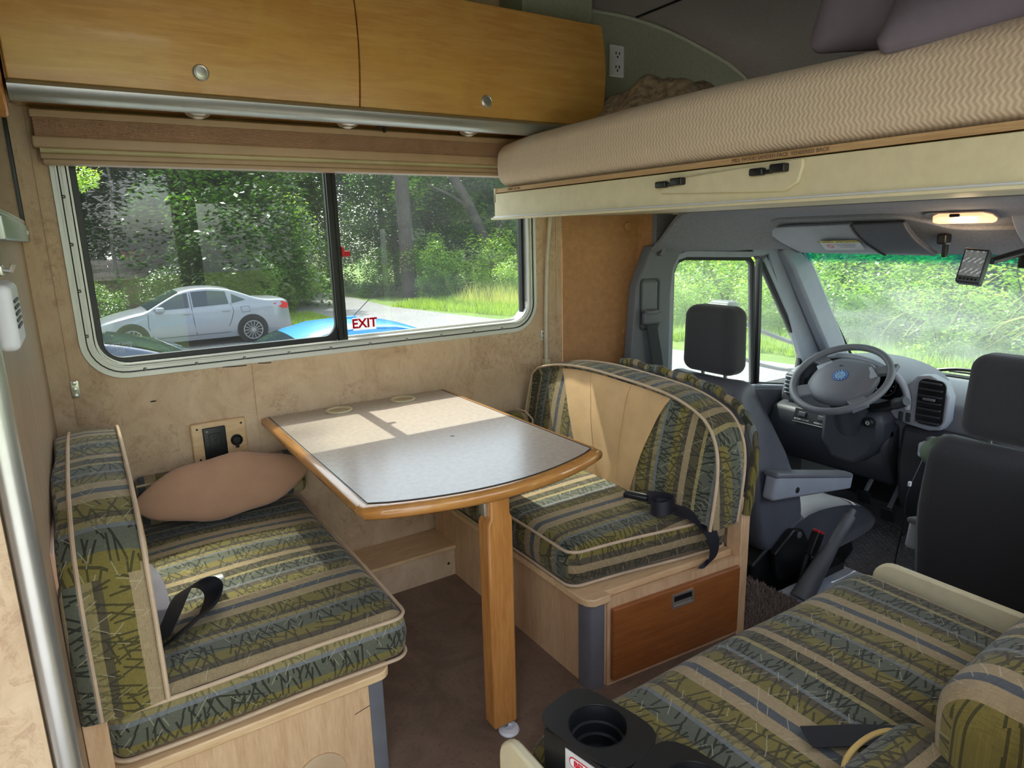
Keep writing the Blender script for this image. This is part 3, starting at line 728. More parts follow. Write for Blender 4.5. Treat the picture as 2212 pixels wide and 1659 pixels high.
dr = B().rb((0.275, 0.145, 0.010), (0.53, 0.245, 0.018), 0.006, 2, 1, Mf).build('drawer', M_['drawer'], fbn)
pu = B().ring(rrect(0.237, 0.328, 0.202, 0.250, 0.004, 2), rrect(0.244, 0.321, 0.209, 0.243, 0.003, 2), 'z', 0.017, 0.0235, Mf).build('pull_frame', M_['chrome'], dr, label='recessed rectangular steel pull')
B().box((0.2825, 0.226, 0.0195), (0.078, 0.035, 0.001), Mf).build('pull_recess', M_['blk'], dr)
B().box((0.2825, 0.216, 0.0205), (0.074, 0.012, 0.002), Mf).build('pull_lip', M_['chrome'], dr)
B().box((1.768, -1.105, 0.255), (0.042, 0.06, 0.51)).build('end_post', M_['maple'], fbn, bev=0.003)
B().box((1.785, -0.56, 0.37), (0.014, 1.06, 0.74)).build('back_board', M_['maple'], fbn)

# ------------------------------------------------------------------ cushions
def cushion(name, label, cat, x0, x1, y0, y1, z0, z1, uv, r=0.035, shear=None, crown=0.014, group=None, pipes=True):
    t = thing(name, label, cat, ((x0+x1)/2, (y0+y1)/2, z0), group)
    cx, cy = (x0+x1)/2, (y0+y1)/2
    def fn(p, n):
        p = V(p); a, b = p.x/((x1-x0)/2), p.y/((y1-y0)/2)
        if p.z > 0: p.z += crown*max(0, (1-a*a))*max(0, (1-b*b))
        k = 1 - abs(p.z)/((z1-z0)/2)
        if abs(n.z) < 0.7: p += V((n.x, n.y, 0))*0.010*k
        p.z += 0.003*math.sin(p.x*11+p.y*7)*(1 if p.z > 0 else 0)
        if shear: p.y += shear(p.x+cx)*(1 if p.y < 0 else 0)*min(1, -p.y/((y1-y0)/2)) if p.y < 0 else 0
        return p
    B().rb((cx, cy, (z0+z1)/2), (x1-x0, y1-y0, z1-z0), r, 4, 9, fn=fn).build('cushion', M_['fab'], t, uv=uv, ang=70)
    for z, nm in (((z1-.012, 'piping'), (z0+.012, 'piping')) if pipes else ()):
        rr = rrect(x0-.004, x1+.004, y0-.006, y1+.002, r+.006, 6); pts = []
        pp = []
        for i in range(len(rr)):
            a, b = rr[i], rr[(i+1) % len(rr)]; m = max(1, int(math.dist(a, b)/0.06))
            for k in range(m): pp.append((a[0]+(b[0]-a[0])*k/m, a[1]+(b[1]-a[1])*k/m))
        for x, y in pp:
            yy = y
            if shear and y < cy: yy += shear(x)*min(1, (cy-y)/((y1-y0)/2))
            pts.append((x, yy, z + 0.002*math.sin(x*13+y*9)))
        B().tube(pts, 0.0048, 7, closed=True).build('piping', M_['pipe'], t)
    return t
def uv_seat(p, n):
    if abs(n.z) > 0.6: return (p.x, p.y)
    if abs(n.y) > 0.6: return (p.x, p.z*1.0 + 0.11)
    return (p.z, p.y)
cushion('bench_cushion', 'striped olive seat cushion on the left bench', 'cushion', -0.075, 0.585, -1.015, -0.02, 0.313, 0.448, uv_seat)
cushion('bench_cushion', 'striped olive seat cushion on the bench by the driver seat, with a sunlit patch', 'cushion', 1.130, 1.735, -1.0, -0.02, 0.313, 0.448,
        lambda p, n: (p.x, p.y + 0.05) if abs(n.z) > 0.6 else ((p.x, p.z+0.02) if abs(n.y) > 0.6 else (p.z, p.y+0.05)), shear=lambda x: -0.085*max(0, x-1.14)/0.6)

OUT = [(-0.075, 0.44), (-0.070, 0.60), (-0.078, 0.755), (-0.10, 0.788), (-0.134, 0.806), (-0.264, 0.835), (-0.446, 0.847), (-0.63, 0.842), (-0.78, 0.834), (-0.90, 0.821), (-1.006, 0.792), (-1.07, 0.756), (-1.112, 0.70), (-1.133, 0.635), (-1.142, 0.55), (-1.145, 0.44)]
def back_cushion(label, xf, thick, lean, sgn, yscale=1.0, z0=0.44, pipes=(0.0, 0.87), zs=1.0):
    """arched back cushion; front face at x=xf, body grows towards sgn*x"""
    t = thing('back_cushion', label, 'cushion', (xf, -0.6*yscale, z0))
    out = [V((0, p.x, p.y)) for p in [V((q[0]*yscale, 0.44+(q[1]-0.44)*zs)) for q in [(v.x, v.y) for v in spline([(a, b, 0) for a, b in OUT], 4)]]]
    cy, cz = -0.61*yscale, 0.62
    def X(d, z): return xf + sgn*(d + lean*(z-0.45))
    secs = [(0.020, 0.955), (0.006, 0.985), (0.0, 0.997), (0.006, 1.004), (0.03, 1.012), (thick*0.5, 1.022), (thick-.03, 1.012), (thick-.006, 1.0), (thick, 0.985), (thick+.006, 0.9)]
    vv = []; ff = []; m = len(out)
    for d, s in secs:
        for p in out:
            k = (p.z-0.44)/0.4
            y = cy + (p.y-cy)*s; z = p.z if p.z < 0.455 else 0.44 + (p.z-0.44)*(1+(s-1)*0.9)
            vv.append((X(d + 0.004*math.sin(p.y*17), z), y, z))
    ns = len(secs)
    for i in range(ns-1):
        for j in range(m-1): ff.append((i*m+j, i*m+j+1, (i+1)*m+j+1, (i+1)*m+j))
    body = B().add(vv, ff)
    # front face (bulged grid between left and right outline)
    def face(a, b, off=0.0, d0=0.018, bulge=0.030):
        y = -0.095*yscale + a*(-1.125+0.095)*yscale
        # top height at y
        zt = 0.44
        for p, q in zip(out, out[1:]):
            if (p.y >= y >= q.y) and abs(p.y-q.y) > 1e-6 and p.z > 0.6:
                zt = p.z + (q.z-p.z)*(p.y-y)/(p.y-q.y)
        zt = max(zt, 0.62)-0.012; z = 0.445 + b*(zt-0.445)
        d = d0 - bulge*(math.sin(math.pi*a)**0.6)*(math.sin(math.pi*(0.08+0.9*b))**0.6) - off
        return V((X(d, z), y, z))
    body.grid(face, 26, 14)
    # back face
    bk_ = [V((X(thick+.004, p.z), cy+(p.y-cy)*0.93, 0.44+(p.z-0.44)*0.94)) for p in out]
    body.add(bk_, [tuple(range(len(bk_)))])
    def uv(p, n):
        if abs(n.x) > 0.62: return (p.z, p.y)
        if n.z > 0.45: return (p.x, p.y + 0.03)
        return (p.z, p.x*1.0 + (0.135 if sgn < 0 else 0.2))
    body.build('cushion', M_['fab'], t, uv=uv, ang=75)
    for fr_ in pipes:
        d = thick*fr_; pts = [V((X(d, p.z) - sgn*0.001, cy+(p.y-cy)*1.008, p.z*1.004)) for p in out]
        B().tube(pts, 0.005, 7).build('piping', M_['pipe'], t)
    # suede inset panel
    def inset(a, b):
        zt_l = 0.44; bb = b
        yl = (-0.265 - 0.235*(1-bb)**0.9)*yscale; yr = (-0.885 + 0.115*(1-bb)**0.8 )*yscale
        y = yl + (yr-yl)*a; aa = (y/yscale+0.095)/(-1.125+0.095)
        p = face(aa, b, 0.0035 + 0.0022*math.sin(a*21+b*7)*math.sin(b*9))
        return p
    pnl = B().grid(inset, 24, 14).build('suede_panel', M_['suede'], t, ang=80)
    for a in (0.30, 0.68):
        B().tube([inset(a + 0.06*(1-b/12), b/12) - V((sgn*0.001, 0, 0)) for b in range(13)], 0.0012, 4).build('seam', M_['suede'], pnl)
    return t
back_cushion('arched striped back cushion with tan suede panel, behind the driver seat', 1.575, 0.15, 0.20, 1)
back_cushion('arched striped back cushion standing against the left partition', 0.036, 0.150, 0.0, -1, 0.895, pipes=(0.0, 0.80), zs=1.035)
# ruched cover edge behind the forward back cushion
cv = B()
pts = []
for q in spline([(a, b, 0) for a, b in OUT if a < -0.3], 4):
    pts.append((1.755 + 0.2*(q.y-0.45) + 0.006*math.sin(q.x*60), q.x*1.0 + 0.002, q.y + 0.012 + 0.004*math.sin(q.x*45) + 0.003*math.sin(q.x*91)))
tag(cv.tube(pts, [0.016 + 0.0025*math.sin(i*1.9) for i in range(len(pts))], 9).build('slip_cover_edge', M_['fab'], None, uv=lambda p, n: (p.x, p.y)), 'bunched striped fabric edge tucked behind the arched back cushion', 'fabric')
# wall bolsters
t = thing('wall_bolster', 'low striped bolster against the wall on the left bench', 'cushion', (0.3, -0.05, 0.45))
B().rb((0.335, -0.055, 0.545), (0.55, 0.075, 0.165), 0.03, 4, 6).build('cushion', M_['fab'], t, uv=lambda p, n: (p.z, p.x+0.1) if abs(n.y) > .5 else (p.y, p.x+.1))
B().tube([(0.065, -0.094, 0.612), (0.335, -0.096, 0.616), (0.605, -0.094, 0.612), (0.612, -0.094, 0.48)], 0.004, 6).build('piping', M_['pipe'], t)
t = thing('wall_bolster', 'small striped bolster end by the wall beside the arched back cushion', 'cushion', (1.54, -0.1, 0.45))
B().rb((1.50, -0.095, 0.535), (0.16, 0.12, 0.17), 0.045, 5, 5).build('cushion', M_['fab'], t, uv=lambda p, n: (p.z, p.x) if abs(n.y) > .5 else (p.y, p.x))
B().tube([(1.575, -0.155, 0.47), (1.578, -0.157, 0.59), (1.56, -0.13, 0.622), (1.55, -0.08, 0.624)], 0.004, 6).build('piping', M_['pipe'], t)
# suede pillow (lens shape)
def lens(p):
    a = math.atan2(p.z, p.x); k = math.hypot(p.x, p.z)
    return V((p.x, p.y, p.z*(1-0.10*abs(p.x))))
PM_ = frame((0.335, -0.155, 0.572), (0.995, 0.03, -0.02), (0, 0.87, 0.50)) @ Matrix.Rotation(R(-90), 4, 'X')
b = B()
def pil(u, v):
    th = u*math.pi; ph = v*2*math.pi
    x = math.cos(th); r = math.sin(th)**1.25
    return (x*0.278, r*math.cos(ph)*0.052, r*math.sin(ph)*0.103 + 0.004*math.sin(x*9))
vv = [(0.325 + q[0], -0.165 + q[1]*0.85 + q[2]*0.42 + 0.02, 0.572 + q[2]*0.93 - q[1]*0.35 + q[0]*0.02) for q in [pil(i/28, j/24) for i in range(29) for j in range(24)]]
ff = [(i*24+j, i*24+(j+1) % 24, (i+1)*24+(j+1) % 24, (i+1)*24+j) for i in range(28) for j in range(24)]
tag(b.add(vv, ff).build('suede_pillow', M_['suedep'], None), 'lens-shaped rose tan suede pillow lying on the left bench', 'pillow')

# ------------------------------------------------------------------ wall outlet board
op = thing('outlet_board', 'maple board on the wall with black outlet and round socket', 'outlet', (0.34, 0, 0.62))
B().rb((0.342, -0.009, 0.693), (0.180, 0.018, 0.148), 0.006, 2).build('board', M_['maplex'], op)
ol = B().rb((0.325, -0.021, 0.688), (0.074, 0.012, 0.122), 0.003, 2).build('outlet', M_['blk'], op)
B().ring(rrect(0.305, 0.345, 0.648, 0.728, 0.003, 2), rrect(0.307, 0.343, 0.650, 0.726, 0.003, 2), 'y', -0.029, -0.0265).build('outlet_rim', M_['blkrub'], ol)
for zc in (0.712, 0.668):
    for dx in (-0.007, 0.007): B().box((0.327+dx, -0.0275, zc+.004), (0.003, 0.002, 0.010)).build('slot', M_['blkrub'], ol)
    B().lathe([(0.0035, -0.027), (0.0035, -0.0285), (0.0, -0.0282)], (0.327, 0, zc-.009), 'y', 10).build('ground_hole', M_['blkrub'], ol)
for x, z in ((0.301, 0.737), (0.348, 0.639)): B().lathe([(0.0035, -0.027), (0.003, -0.029), (0.0, -0.0295)], (x, 0, z), 'y', 10).build('screw', M_['screw'], ol)
so_ = B().lathe([(0.020, -0.018), (0.020, -0.026), (0.016, -0.029), (0.012, -0.025), (0.0, -0.025)], (0.395, 0, 0.690), 'y', 24).build('round_socket', M_['blk'], op)
B().rb((0.395, -0.024, 0.668), (0.012, 0.008, 0.012), 0.002, 2).build('cap_tab', M_['blk'], so_)
for x, z in ((0.272, 0.748), (0.416, 0.748), (0.272, 0.638), (0.416, 0.638)): B().lathe([(0.004, -0.018), (0.003, -0.0205), (0.0, -0.021)], (x, 0, z), 'y', 10).build('screw', M_['blk'], op)

# ------------------------------------------------------------------ dinette seat belts
t = thing('lap_belt', 'black lap belt looped on the left bench cushion', 'seat belt', (0.1, -0.7, 0.455))
B().ribbon(spline([(0.035, -0.46, 0.50), (0.055, -0.52, 0.480), (0.06, -0.62, 0.474), (0.055, -0.72, 0.473), (0.04, -0.80, 0.470)], 6), (1, 0.1, 0), 0.048).build('tail_strap', plain('violet black webbing', (70, 62, 78), 0.6), t)
lp = spline([(0.045, -0.84, 0.470), (0.075, -0.80, 0.500), (0.115, -0.73, 0.525), (0.165, -0.69, 0.515), (0.185, -0.70, 0.490), (0.16, -0.75, 0.470), (0.11, -0.80, 0.468), (0.06, -0.86, 0.470)], 6)
B().ribbon(lp, (0.45, -0.35, 0.35), 0.064).build('strap', M_['belt'], t)
B().rb((0.193, -0.665, 0.498), (0.05, 0.026, 0.022), 0.004, 2, 1, None).build('buckle_tongue', M_['chrome'], t)
t = thing('lap_belt', 'black lap belt hanging over the front edge of the forward bench', 'seat belt', (1.6, -1.05, 0.3))
B().rb((0, 0, 0), (0.085, 0.030, 0.020), 0.006, 2, 1, frame((1.512, -0.875, 0.487), (0.60, -0.78, -0.1), (0.78, 0.60, 0))).build('buckle', M_['blk'], t)
B().rb((0, 0.006, 0.011), (0.070, 0.004, 0.002), 0.001, 1, 1, frame((1.512, -0.875, 0.487), (0.60, -0.78, -0.1), (0.78, 0.60, 0))).build('buckle_stripe', M_['chrome'], t)
lp = spline([(1.535, -0.905, 0.487), (1.555, -0.945, 0.490), (1.560, -0.985, 0.497), (1.545, -1.020, 0.500), (1.505, -1.030, 0.496), (1.480, -1.005, 0.490), (1.490, -0.970, 0.486), (1.525, -0.965, 0.482), (1.555, -1.00, 0.480)], 6)
B().ribbon(lp, (0.10, 0.12, 0.8), 0.046).build('loop', M_['belt'], t)
B().ribbon(spline([(1.545, -0.985, 0.476), (1.560, -1.035, 0.474), (1.585, -1.075, 0.464), (1.615, -1.105, 0.425), (1.635, -1.115, 0.375), (1.632, -1.118, 0.330), (1.610, -1.118, 0.306), (1.585, -1.114, 0.312)], 7), (0.92, 0.12, 0.22), 0.054).build('tail_strap', M_['belt'], t)

# ------------------------------------------------------------------ bunk over the cab
bk = thing('bunk_platform', 'cream painted bunk platform over the cab with plywood deck', 'bunk', (2.2, -1.1, 1.43))
XBK = 1.45
B().box((XBK+.0125, -1.20, 1.489), (0.025, 2.20, 0.094)).build('front_board', M_['cream'], bk, bev=0.002)
B().box((XBK+.72, -1.20, 1.548), (1.43, 2.20, 0.016)).build('plywood_deck', M_['ply'], bk)
B().box((XBK+.72, -1.20, 1.455), (1.40, 2.20, 0.010)).build('underside', M_['cream'], bk)
B().rb((XBK+.006, -1.20, 1.4395), (0.05, 2.20, 0.008), 0.002, 2).build('lower_lip', M_['cream'], bk)
B().rb((XBK+.018, -1.20, 1.446), (0.05, 2.20, 0.006), 0.002, 2).build('lower_bead', M_['white'], bk)
B().box((XBK+.03, -0.103, 1.530), (0.06, 0.010, 0.055)).build('end_cleat', M_['cream'], bk)
Mp = frame((XBK-.0005, -1.245, 1.504), (0, -1, 0), (0, 0, 1))   # x to the right, y up, z towards camera (-x)
B().prism([(-0.215, -0.024), (0.19, -0.042), (0.225, -0.024), (0.235, 0.010), (0.235, 0.030), (-0.20, 0.014), (-0.215, 0.0)], 'z', 0.0, 0.012, frame((XBK, -1.245, 1.504), (0, -1, 0), (0, 0, 1))).build('latch_plate', M_['cream'], bk, bev=0.004)
for yy, zz in ((-1.075, 1.507), (-1.395, 1.514)):
    la = B().rb((XBK-.022, yy+.030, zz-.002), (0.020, 0.040, 0.018), 0.005, 2).rb((XBK-.020, yy, zz-.004), (0.012, 0.024, 0.010), 0.003, 2).build('latch', M_['blk'], bk, label='black plastic toggle latch')
    B().rb((XBK-.022, yy-.030, zz+.002), (0.022, 0.042, 0.020), 0.004, 2).build('latch_grip', M_['blk'], la)
pt = plain('grey stamp print', (120, 92, 70), 0.7)
MT = lambda y, z: frame((XBK+.0035, y, z), (0, -1, 0), (0, 0, 1))
text('stamp_print', '4526091  60  120A', 0.011, MT(-0.24, 1.548), pt, bk)
text('stamp_print', 'MILL WOOD SANDED FACE  VENEERED BACK', 0.013, MT(-1.40, 1.548), pt, bk)
mt = thing('bunk_mattress', 'thick beige knit bunk mattress above the cab', 'mattress', (2.1, -1.1, 1.557))
def mfn(p, n):
    p = V(p); s = p.y/1.1
    if p.x < -0.5: p.x -= 0.010*math.cos(p.z/0.095*1.4)
    if p.z > 0 and p.y > 0.7: p.z -= 0.028*max(0, (p.y-0.75)/0.35)**2
    p.z += 0.004*math.sin(p.y*5+1)*(1 if p.z > 0 else 0)
    return p
B().rb((XBK+.665, -1.20, 1.651), (1.33, 2.18, 0.186), 0.052, 5, 12, fn=mfn).build('mattress', M_['matt'], mt, ang=80)
def pillow(label, c, size, M):
    def fn(p, n):
        a, b_ = p.x/(size[0]/2), p.y/(size[1]/2)
        k = (max(0, 1-abs(a)**3.0)*max(0, 1-abs(b_)**3.0))**0.5
        p = V(p); p.z = p.z*(0.10 + 0.9*k) + 0.003*math.sin(p.x*40+p.y*23)*k
        p.x *= 1 - 0.05*(1-b_*b_); p.y *= 1 - 0.05*(1-a*a)
        return p
    o = B().rb((0,0,0), size, 0.04, 3, 10, M=M, fn=fn).build('pillow', M_['greyfab'], None, ang=80)
    tag(o, label, 'pillow', 'grey pillows on the bunk')
pillow('grey pillow standing on the bunk mattress, nearer the window wall', None, (0.40, 0.46, 0.15), frame((1.65, -1.63, 1.945), (0.12, -0.10, 0.98), (0.38, -0.90, -0.1)))
pillow('grey pillow lying at the edge of the bunk mattress by the frame corner', None, (0.50, 0.42, 0.17), frame((1.60, -1.85, 1.885), (0.15, -0.97, 0.0), (0.60, 0.1, 0.75)))
def qf(a, b):
    x = 1.74 + 0.55*a; y = -0.75 + 0.62*b
    return (x, y, 1.752 + 0.17*math.sin(math.pi*a)**0.6*math.sin(math.pi*b)**0.6 + 0.022*math.sin(a*17+b*5)*math.sin(math.pi*a) + 0.015*math.sin(b*21-a*6)*math.sin(math.pi*b) + 0.05*a*math.sin(math.pi*b))
tag(B().slab(qf, 30, 26, (0, 0, -0.012)).build('folded_quilt', M_['quilt'], None, ang=80), 'crumpled pale patterned quilt at the head of the bunk by the wall', 'quilt')
wo = thing('wall_outlet', 'grey white duplex outlet plate on the bunk side wall', 'outlet', (2.18, 0, 2.12))
B().rb((2.176, -0.004, 2.127), (0.085, 0.008, 0.132), 0.003, 2).build('plate', M_['white'], wo)
for zc in (2.155, 2.098):
    for dx in (-0.010, 0.010): B().box((2.180+dx, -0.0085, zc+.004), (0.004, 0.002, 0.012)).build('slot', M_['blk'], wo)
    B().lathe([(0.005, -0.008), (0.0, -0.0095)], (2.180, 0, zc-.011), 'y', 8).build('ground_hole', M_['blk'], wo)

# ------------------------------------------------------------------ sofa on the curb side
sf = thing('sofa_bench', 'cream and maple base of the curb-side sofa with raised end boards', 'sofa', (1.2, -1.8, 0))
B().box((1.19, -1.90, 0.15), (1.12, 0.76, 0.30)).build('body', M_['maple'], sf)
def endboard(x, y0, y1, zt, th):
    pts = [(y1, 0.0), (y0, 0.0), (y0, zt-0.055)] + [(y0-0.055+0.055*math.cos(R(a)), zt-0.055+0.055*math.sin(R(a))) for a in range(15, 91, 15)] + [(y1, zt)]
    return B().prism(pts, 'x', x-th/2, x+th/2).build('end_board', M_['cream'], sf, bev=0.005)
endboard(1.752, -1.575, -2.29, 0.478, 0.022)
endboard(0.542, -1.552, -2.29, 0.492, 0.020)
cushion('sofa_cushion', 'long striped olive sofa seat cushion in the right foreground', 'cushion', 0.585, 1.735, -2.10, -1.535, 0.302, 0.455,
        lambda p, n: (p.y, p.x + 0.115) if abs(n.z) > 0.6 else ((p.z, p.x+0.115) if abs(n.y) > 0.6 else (p.y, p.z)), r=0.072, crown=0.020, pipes=False)
t = thing('sofa_back_cushion', 'striped olive sofa back cushion at the lower right corner', 'cushion', (1.2, -2.15, 0.46))
def sbf(p, n):
    p = V(p); p.y += 0.03*(1-(p.x/0.56)**2) + 0.02*math.sin(math.pi*(p.z+0.12)/0.35)
    return p
B().rb((1.36, -2.19, 0.585), (0.74, 0.20, 0.27), 0.07, 5, 8, M=None, fn=sbf).build('cushion', M_['fab'], t, uv=lambda p, n: (p.z, p.x+.06) if abs(n.y) > .5 else (p.y, p.x+.06), ang=80)
t = thing('sofa_arm_bolster', 'tufted striped bolster with piping at the bottom edge by the sofa', 'cushion', (0.95, -2.1, 0.47))
B().rb((0.955, -2.11, 0.525), (0.26, 0.25, 0.125), 0.055, 5, 4).build('cushion', M_['fab'], t, uv=lambda p, n: (p.x*.7, p.y*1.4+.03))
B().tube(spline([(0.84, -2.10, 0.55), (0.87, -2.01, 0.562), (0.945, -1.985, 0.566), (1.03, -2.0, 0.562), (1.05, -2.08, 0.556)], 6), 0.0045, 8).build('piping', plain('gold piping cord', (190, 158, 92), 0.8), t)
t = thing('sofa_belt', 'black seat belt strap end lying on the sofa cushion', 'seat belt', (1.05, -1.93, 0.47))
B().ribbon(spline([(0.985, -1.875, 0.484), (1.03, -1.905, 0.485), (1.08, -1.935, 0.484), (1.15, -1.98, 0.478)], 5), (0.53, 0.85, 0.0), 0.052).build('strap', M_['belt'], t)
ch = thing('cup_holder', 'black double cup holder with silver label at the sofa end', 'cup holder', (0.68, -1.7, 0.45))
MC = frame((0.645, -1.700, 0.55), (0.20, -0.98, 0), (0.98, 0.20, 0))
# top plate outline (local x along, y across)
outl = [( -0.075, -0.02), (-0.06, -0.058), (-0.02, -0.066), (0.26, -0.066), (0.285, -0.05), (0.285, 0.05), (0.26, 0.066), (-0.01, 0.062), (-0.055, 0.045), (-0.09, 0.015)]
def cupplate():
    b = B(); N_ = 36
    # annulus plates around two cups built as ring between outline ellipse and hole
    for cx in (0.0, 0.19):
        o_ = []; i_ = []
        for k in range(N_):
            a = 2*math.pi*k/N_; c, s_ = math.cos(a), math.sin(a)
            rx = 0.095; ry = 0.066
            m = max(abs(c)/rx, abs(s_)/ry); q = (abs(c)**4/rx**4 + abs(s_)**4/ry**4)**0.25
            o_.append((cx + c/q, s_/q)); i_.append((cx + 0.050*c, 0.050*s_))
        b.ring(o_, i_, 'z', -0.006, 0.0, MC)
    return b
cupplate().build('top_plate', M_['blk'], ch, bev=0.001)
for cx in (0.0, 0.19):
    B().lathe([(0.051, 0.001), (0.050, -0.002), (0.048, -0.030), (0.044, -0.032), (0.043, -0.050), (0.038, -0.052), (0.037, -0.070), (0.0, -0.071)], (cx, 0, 0), 'z', 36, MC, cap=False).build('cup', M_['blk'], ch)
B().prism([(-0.065, -0.066), (0.285, -0.066), (0.285, -0.060), (-0.06, -0.060)], 'z', -0.115, -0.004, MC).build('side_wall', M_['blk'], ch)
lbl = B().box((0.085, -0.0672, -0.045), (0.20, 0.0015, 0.065), MC).build('label_plate', plain('silver label', (200, 196, 190), 0.4), ch)
ML = MC @ frame((0.02, -0.0682, -0.030), (1, 0, 0), (0, 0, 1))
B().prism(rrect(-0.026, 0.026, -0.010, 0.010, 0.009, 4), 'z', 0, 0.0004, ML).build('badge_rim', M_['red'], lbl)
B().prism(rrect(-0.024, 0.024, -0.008, 0.008, 0.0075, 4), 'z', 0, 0.0007, ML).build('badge_ground', M_['white'], lbl)
text('badge_lettering', 'BELL', 0.015, ML @ Matrix.Translation((0, 0, 0.001)), M_['red'], lbl, offset=0.0006)
# ------------------------------------------------------------------ cab shell
def offs(pts, d):
    """offset a convex loop (counter-clockwise positive d = inwards)"""
    n = len(pts); out = []
    A = sum(pts[i][0]*pts[(i+1) % n][1]-pts[(i+1) % n][0]*pts[i][1] for i in range(n)); sg = 1 if A > 0 else -1
    for i in range(n):
        p, q, r = V(pts[i-1]), V(pts[i]), V(pts[(i+1) % n])
        a = (q-p).normalized(); b = (r-q).normalized()
        na, nb_ = V((-a.y, a.x))*sg, V((-b.y, b.x))*sg
        m = (na+nb_); m = m/max(0.25, m.length_squared)*2
        out.append((q.x+m.x*d, q.y+m.y*d))
    return out
hl = sempty('ceiling_cab', 'grey felt headliner over the cab', (2.5, -1.05, 1.44))
HP = [(1.70, 1.447), (2.3, 1.447), (2.60, 1.443), (2.80, 1.420), (2.93, 1.378), (3.05, 1.318), (3.15, 1.268), (3.22, 1.245)]
def hz(x):
    for (a, b), (c, d) in zip(HP, HP[1:]):
        if a <= x <= c: return b + (d-b)*(x-a)/(c-a)
    return HP[-1][1]
def hfn(a, b):
    x = 2.20 + a*1.02; y = -0.195 - b*1.72
    s = max(0, (abs(y+1.055)-0.62)/0.245); s = min(1, s)
    return (x, y, max(min(hz(x), 1.27), hz(x) - 0.175*s*s*(3-2*s)))
B().slab(hfn, 30, 40, (0, 0, 0.02)).build('headliner', M_['liner'], hl, ang=60)
# recess ridge around visor
B().tube(spline([(2.83, -0.36, 1.408), (2.80, -0.45, 1.418), (2.79, -0.7, 1.421), (2.80, -0.95, 1.418), (2.88, -1.06, 1.392), (2.96, -1.15, 1.362), (2.97, -1.35, 1.357)], 8), 0.012, 8).build('visor_recess_ridge', M_['liner'], hl)
B().box((2.95, -0.12, 1.40), (1.3, 0.02, 0.20)).build('roof_side', M_['cabdark'], hl)
B().box((2.285, -0.205, 1.385), (0.10, 0.03, 0.16)).build('corner_filler', M_['liner'], hl)

# side pillar
bp = sempty('trim_3', 'grey plastic pillar trim carrying the driver seat belt', (2.2, -0.2, 0))
BP = [(2.20, 1.312), (2.43, 1.318), (2.44, 1.295), (2.385, 1.262), (2.345, 1.20), (2.330, 1.08), (2.335, 0.62), (2.335, -0.2), (2.05, -0.2), (2.085, 0.80), (2.115, 1.13), (2.14, 1.19)]
B().prism(BP, 'y', -0.225, -0.17).build('pillar_cover', M_['cabgrey'], bp, bev=0.008)
B().ring(rrect(2.135, 2.255, 0.93, 1.165, 0.02, 4), rrect(2.145, 2.245, 0.94, 1.155, 0.016, 4), 'y', -0.230, -0.222).build('slot_rim', M_['cabdark'], bp)
B().box((2.195, -0.2265, 1.075), (0.096, 0.006, 0.15)).build('slider_plate', M_['cabgrey'], bp, bev=0.003)
B().rb((2.195, -0.240, 0.985), (0.105, 0.032, 0.055), 0.010, 3).build('belt_guide', M_['cabgrey'], bp)
B().rb((2.190, -0.246, 1.013), (0.075, 0.026, 0.022), 0.006, 3).build('guide_button', M_['cabgrey'], bp)
B().prism([(2.235, 1.265), (2.262, 1.325), (2.285, 1.325), (2.258, 1.262)], 'y', -0.245, -0.222).build('coat_hook', M_['cabgrey'], bp, bev=0.003)
sb = thing('shoulder_belt', 'black shoulder belt running down the driver side pillar', 'seat belt', (2.2, -0.23, 0.6))
B().ribbon(spline([(2.20, -0.238, 0.965), (2.205, -0.245, 0.90), (2.225, -0.250, 0.80), (2.245, -0.255, 0.66), (2.25, -0.26, 0.40)], 5), (1, 0, 0), 0.066).build('webbing', M_['belt'], sb)

d1_ = sempty('door_1', "driver's door with grey panel, framed window and quarter light", (2.9, -0.18, -0.2))
GL = [(2.372, 0.62), (3.005, 0.555), (2.945, 1.195), (2.92, 1.218), (2.44, 1.240), (2.395, 1.225), (2.372, 1.18)]
QL = [(3.045, 0.55), (3.375, 0.495), (3.405, 0.55), (3.425, 0.675), (3.03, 1.185), (3.01, 1.17)]
g2 = sempty('window_2', "dusty driver's door window beside the head restraint", (0, 0, 0))
B().prism(GL, 'y', -0.192, -0.188).build('pane', M_['gdoor'], g2)
B().ring(offs(GL, -0.016), offs(GL, 0.004), 'y', -0.205, -0.175).build('gasket', M_['blkrub'], g2, bev=0.003)
g3 = sempty('window_3', "small triangular quarter window ahead of the driver's door window", (0, 0, 0))
B().prism(QL, 'y', -0.192, -0.188).build('pane', M_['gdoor'], g3)
B().ring(offs(QL, -0.014), offs(QL, 0.005), 'y', -0.205, -0.175).build('gasket', M_['blkrub'], g3, bev=0.003)
# painted door frame bars
B().ribbon([(2.352, -0.19, 0.55), (2.352, -0.19, 1.19), (2.385, -0.19, 1.250), (2.45, -0.19, 1.266), (2.93, -0.19, 1.246), (3.03, -0.19, 1.226), (3.22, -0.19, 0.98), (3.455, -0.19, 0.68), (3.43, -0.19, 0.46)], [(1,0,0), (1,0,-.2), (.7,0,-.7), (.1,0,-1), (0,0,-1), (.6,0,.8), (.8,0,.6), (.9,0,.3), (1,0,-.1)], 0.030, 0.045).build('frame_bar', M_['cablite'], d1_, bev=0.004)
B().ribbon([(2.42, -0.175, 1.284), (2.95, -0.175, 1.266), (3.06, -0.175, 1.250), (3.25, -0.175, 1.0), (3.51, -0.175, 0.66), (3.49, -0.175, 0.30)], [(0,0,-1), (0,0,-1), (.6,0,.8), (.8,0,.6), (.9,0,.35), (1,0,0)], 0.016, 0.05).build('door_seal', M_['blkrub'], d1_)
